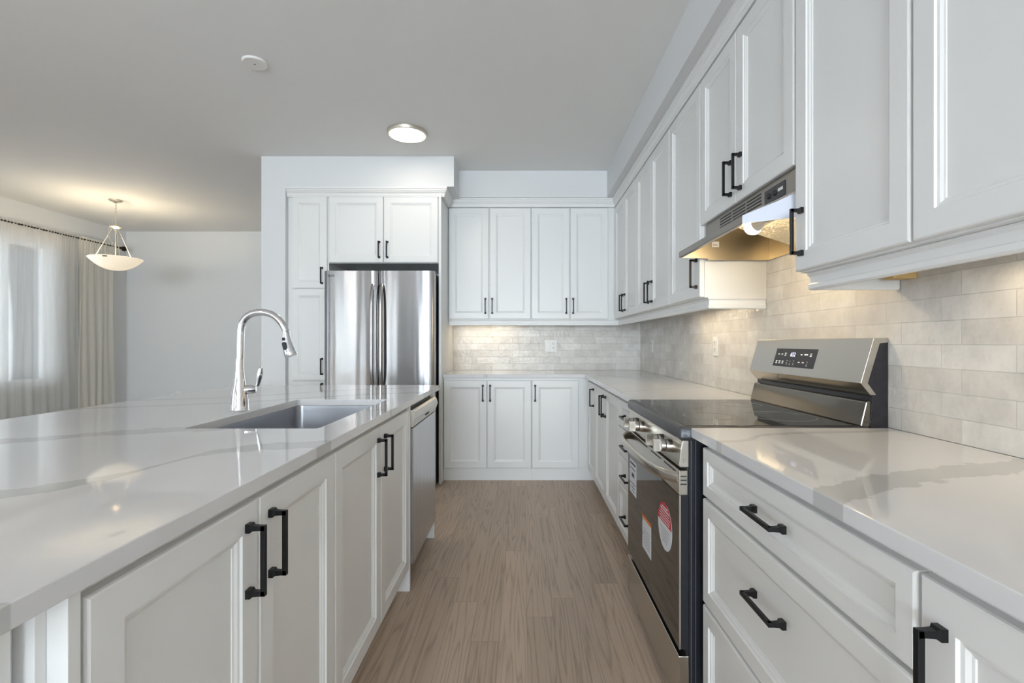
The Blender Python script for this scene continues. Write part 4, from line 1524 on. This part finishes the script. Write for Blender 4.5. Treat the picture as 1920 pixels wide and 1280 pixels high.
cl.box(PX - 0.0 + 0.055, PX + 0.095, PY - 0.236, PY - 0.220, ZR - 0.016, ZR - 0.006, 0.001)
cl.build('clip', 'bronze', root)
for dx in (-0.07, 0.07):
    MB().lathe([(0.0, -0.03), (0.02, -0.022), (0.028, 0.0), (0.02, 0.022), (0.012, 0.034), (0, 0.036)], (PX + dx, PY, ZR - 0.052), 20).build('bulb', 'bulb', root, smooth=True)
for dx in (-0.13, 0.13):
    l = bpy.data.lights.new('pendant_lamp', 'POINT')
    l.energy = 3.9
    l.color = (1.0, 0.84, 0.58)
    l.shadow_soft_size = 0.03
    lo = bpy.data.objects.new('pendant_lamp', l)
    COL.objects.link(lo)
    lo.location = (PX + dx * 0.25, PY - 0.1 * (dx > 0) + 0.08 * (dx < 0), ZR - 0.035)

# ---- curtains and rod
XC = -5.45
root = thing('curtain_rod', (XC, 5.0, 2.47), 'dark bronze curtain rod with a ball finial above the window', 'curtain rod')
MB().tube([(XC, 3.2, 2.47), (XC, 6.58, 2.47)], 0.011, 16).build('rod', 'bronze', root, smooth=True)
MB().lathe([(0.0, 0.0), (0.016, 0.0), (0.016, 0.02), (0.012, 0.026), (0.020, 0.034), (0.031, 0.05), (0.034, 0.066), (0.028, 0.085), (0.012, 0.096), (0, 0.098)], (XC, 6.57, 2.47), 24, axis=(0, 1, 0)).build('finial', 'bronze', root, smooth=True)
for yy in (6.50, 4.85, 3.3):
    b = MB()
    b.tube([(XC, yy, 2.455), (XL + 0.004, yy, 2.455)], 0.006, 10)
    b.box(XL + 0.0005, XL + 0.006, yy - 0.012, yy + 0.012, 2.42, 2.49)
    b.build('bracket', 'bronze', root)


def curtain(label, mat, y0, y1, seed, waves, amp, name='curtain', rear=None):
    rnd = random.Random(seed)
    ph = [rnd.uniform(0, 6.28) for _ in range(6)]
    fr = [rnd.uniform(0.75, 1.3) for _ in range(6)]
    ny, nz = int((y1 - y0) * 130), 40
    mb = MB()
    grid = []
    for j in range(nz + 1):
        t = j / nz
        z = 2.50 - t * (2.50 - 0.015)
        row = []
        gather = 0.45 + 0.55 * min(1, t * 2.5)
        for i in range(ny + 1):
            s_ = i / ny
            y = y0 + (y1 - y0) * s_
            w_ = 0
            for k in range(3):
                w_ += math.sin(2 * PI * waves * fr[k] * s_ * (1 + 0.04 * t * (k - 1)) + ph[k] + 0.5 * t * (k - 1)) * (0.55, 0.3, 0.2)[k]
            fine = math.sin(2 * PI * waves * 3.1 * s_ + ph[4]) * 0.25 * (1 - min(1, t * 3))
            x = XC + amp * (w_ * gather + fine) + (0.0)
            if z > 2.455:
                x = XC + 0.0175 + 0.004 * math.sin(2 * PI * waves * 3.1 * s_ + ph[4]) - 0.002 * w_
            yy = y + 0.01 * math.sin(6 * t + s_ * 9)
            row.append(mb.bm.verts.new((x, yy, z) if rear is None else (yy, rear + (x - XC), z)))
        grid.append(row)
    for j in range(nz):
        for i in range(ny):
            mb.bm.faces.new((grid[j][i], grid[j][i + 1], grid[j + 1][i + 1], grid[j + 1][i]))
    o = mb.build(name, mat, loc=(XC, (y0 + y1) / 2, 0.0) if rear is None else ((y0 + y1) / 2, rear, 0.0), smooth=True)
    for pl in o.data.polygons:
        pl.use_smooth = True
    return tag(o, label, 'curtain', 'curtains at the dining window')


curtain('sheer white curtain panel hanging in front of the window', 'sheer', 3.25, 5.96, 3, 26, 0.014)
curtain('beige linen curtain panel gathered beside the sheer one', 'linen', 5.955, 6.47, 8, 4, 0.012)
curtain('white sheer curtain over the patio door behind the viewer', 'sheer', -5.40, -4.42, 12, 9, 0.035, rear=YREAR + 0.14)
rd = thing('curtain_rod', (-4.9, YREAR + 0.14, 2.47), 'dark bronze curtain rod over the patio door behind the viewer', 'curtain rod')
MB().tube([(-5.42, YREAR + 0.14, 2.47), (-4.38, YREAR + 0.14, 2.47)], 0.011, 16).build('rod', 'bronze', rd, smooth=True)
for xx in (-5.41, -4.40):
    MB().tube([(xx, YREAR + 0.14, 2.457), (xx, YREAR + 0.002, 2.457)], 0.006, 10).build('bracket', 'bronze', rd)
curtain('white sheer curtain over the added left wall window behind the viewer', 'sheer', -6.86, -4.2, 21, 22, 0.035)
rd = thing('curtain_rod', (XC, -5.5, 2.47), 'dark bronze curtain rod on the left wall behind the viewer', 'curtain rod')
MB().tube([(XC, -6.88, 2.47), (XC, -4.1, 2.47)], 0.011, 16).build('rod', 'bronze', rd, smooth=True)
for yy in (-6.87, -4.15):
    MB().tube([(XC, yy, 2.457), (XL + 0.002, yy, 2.457)], 0.006, 10).build('bracket', 'bronze', rd)
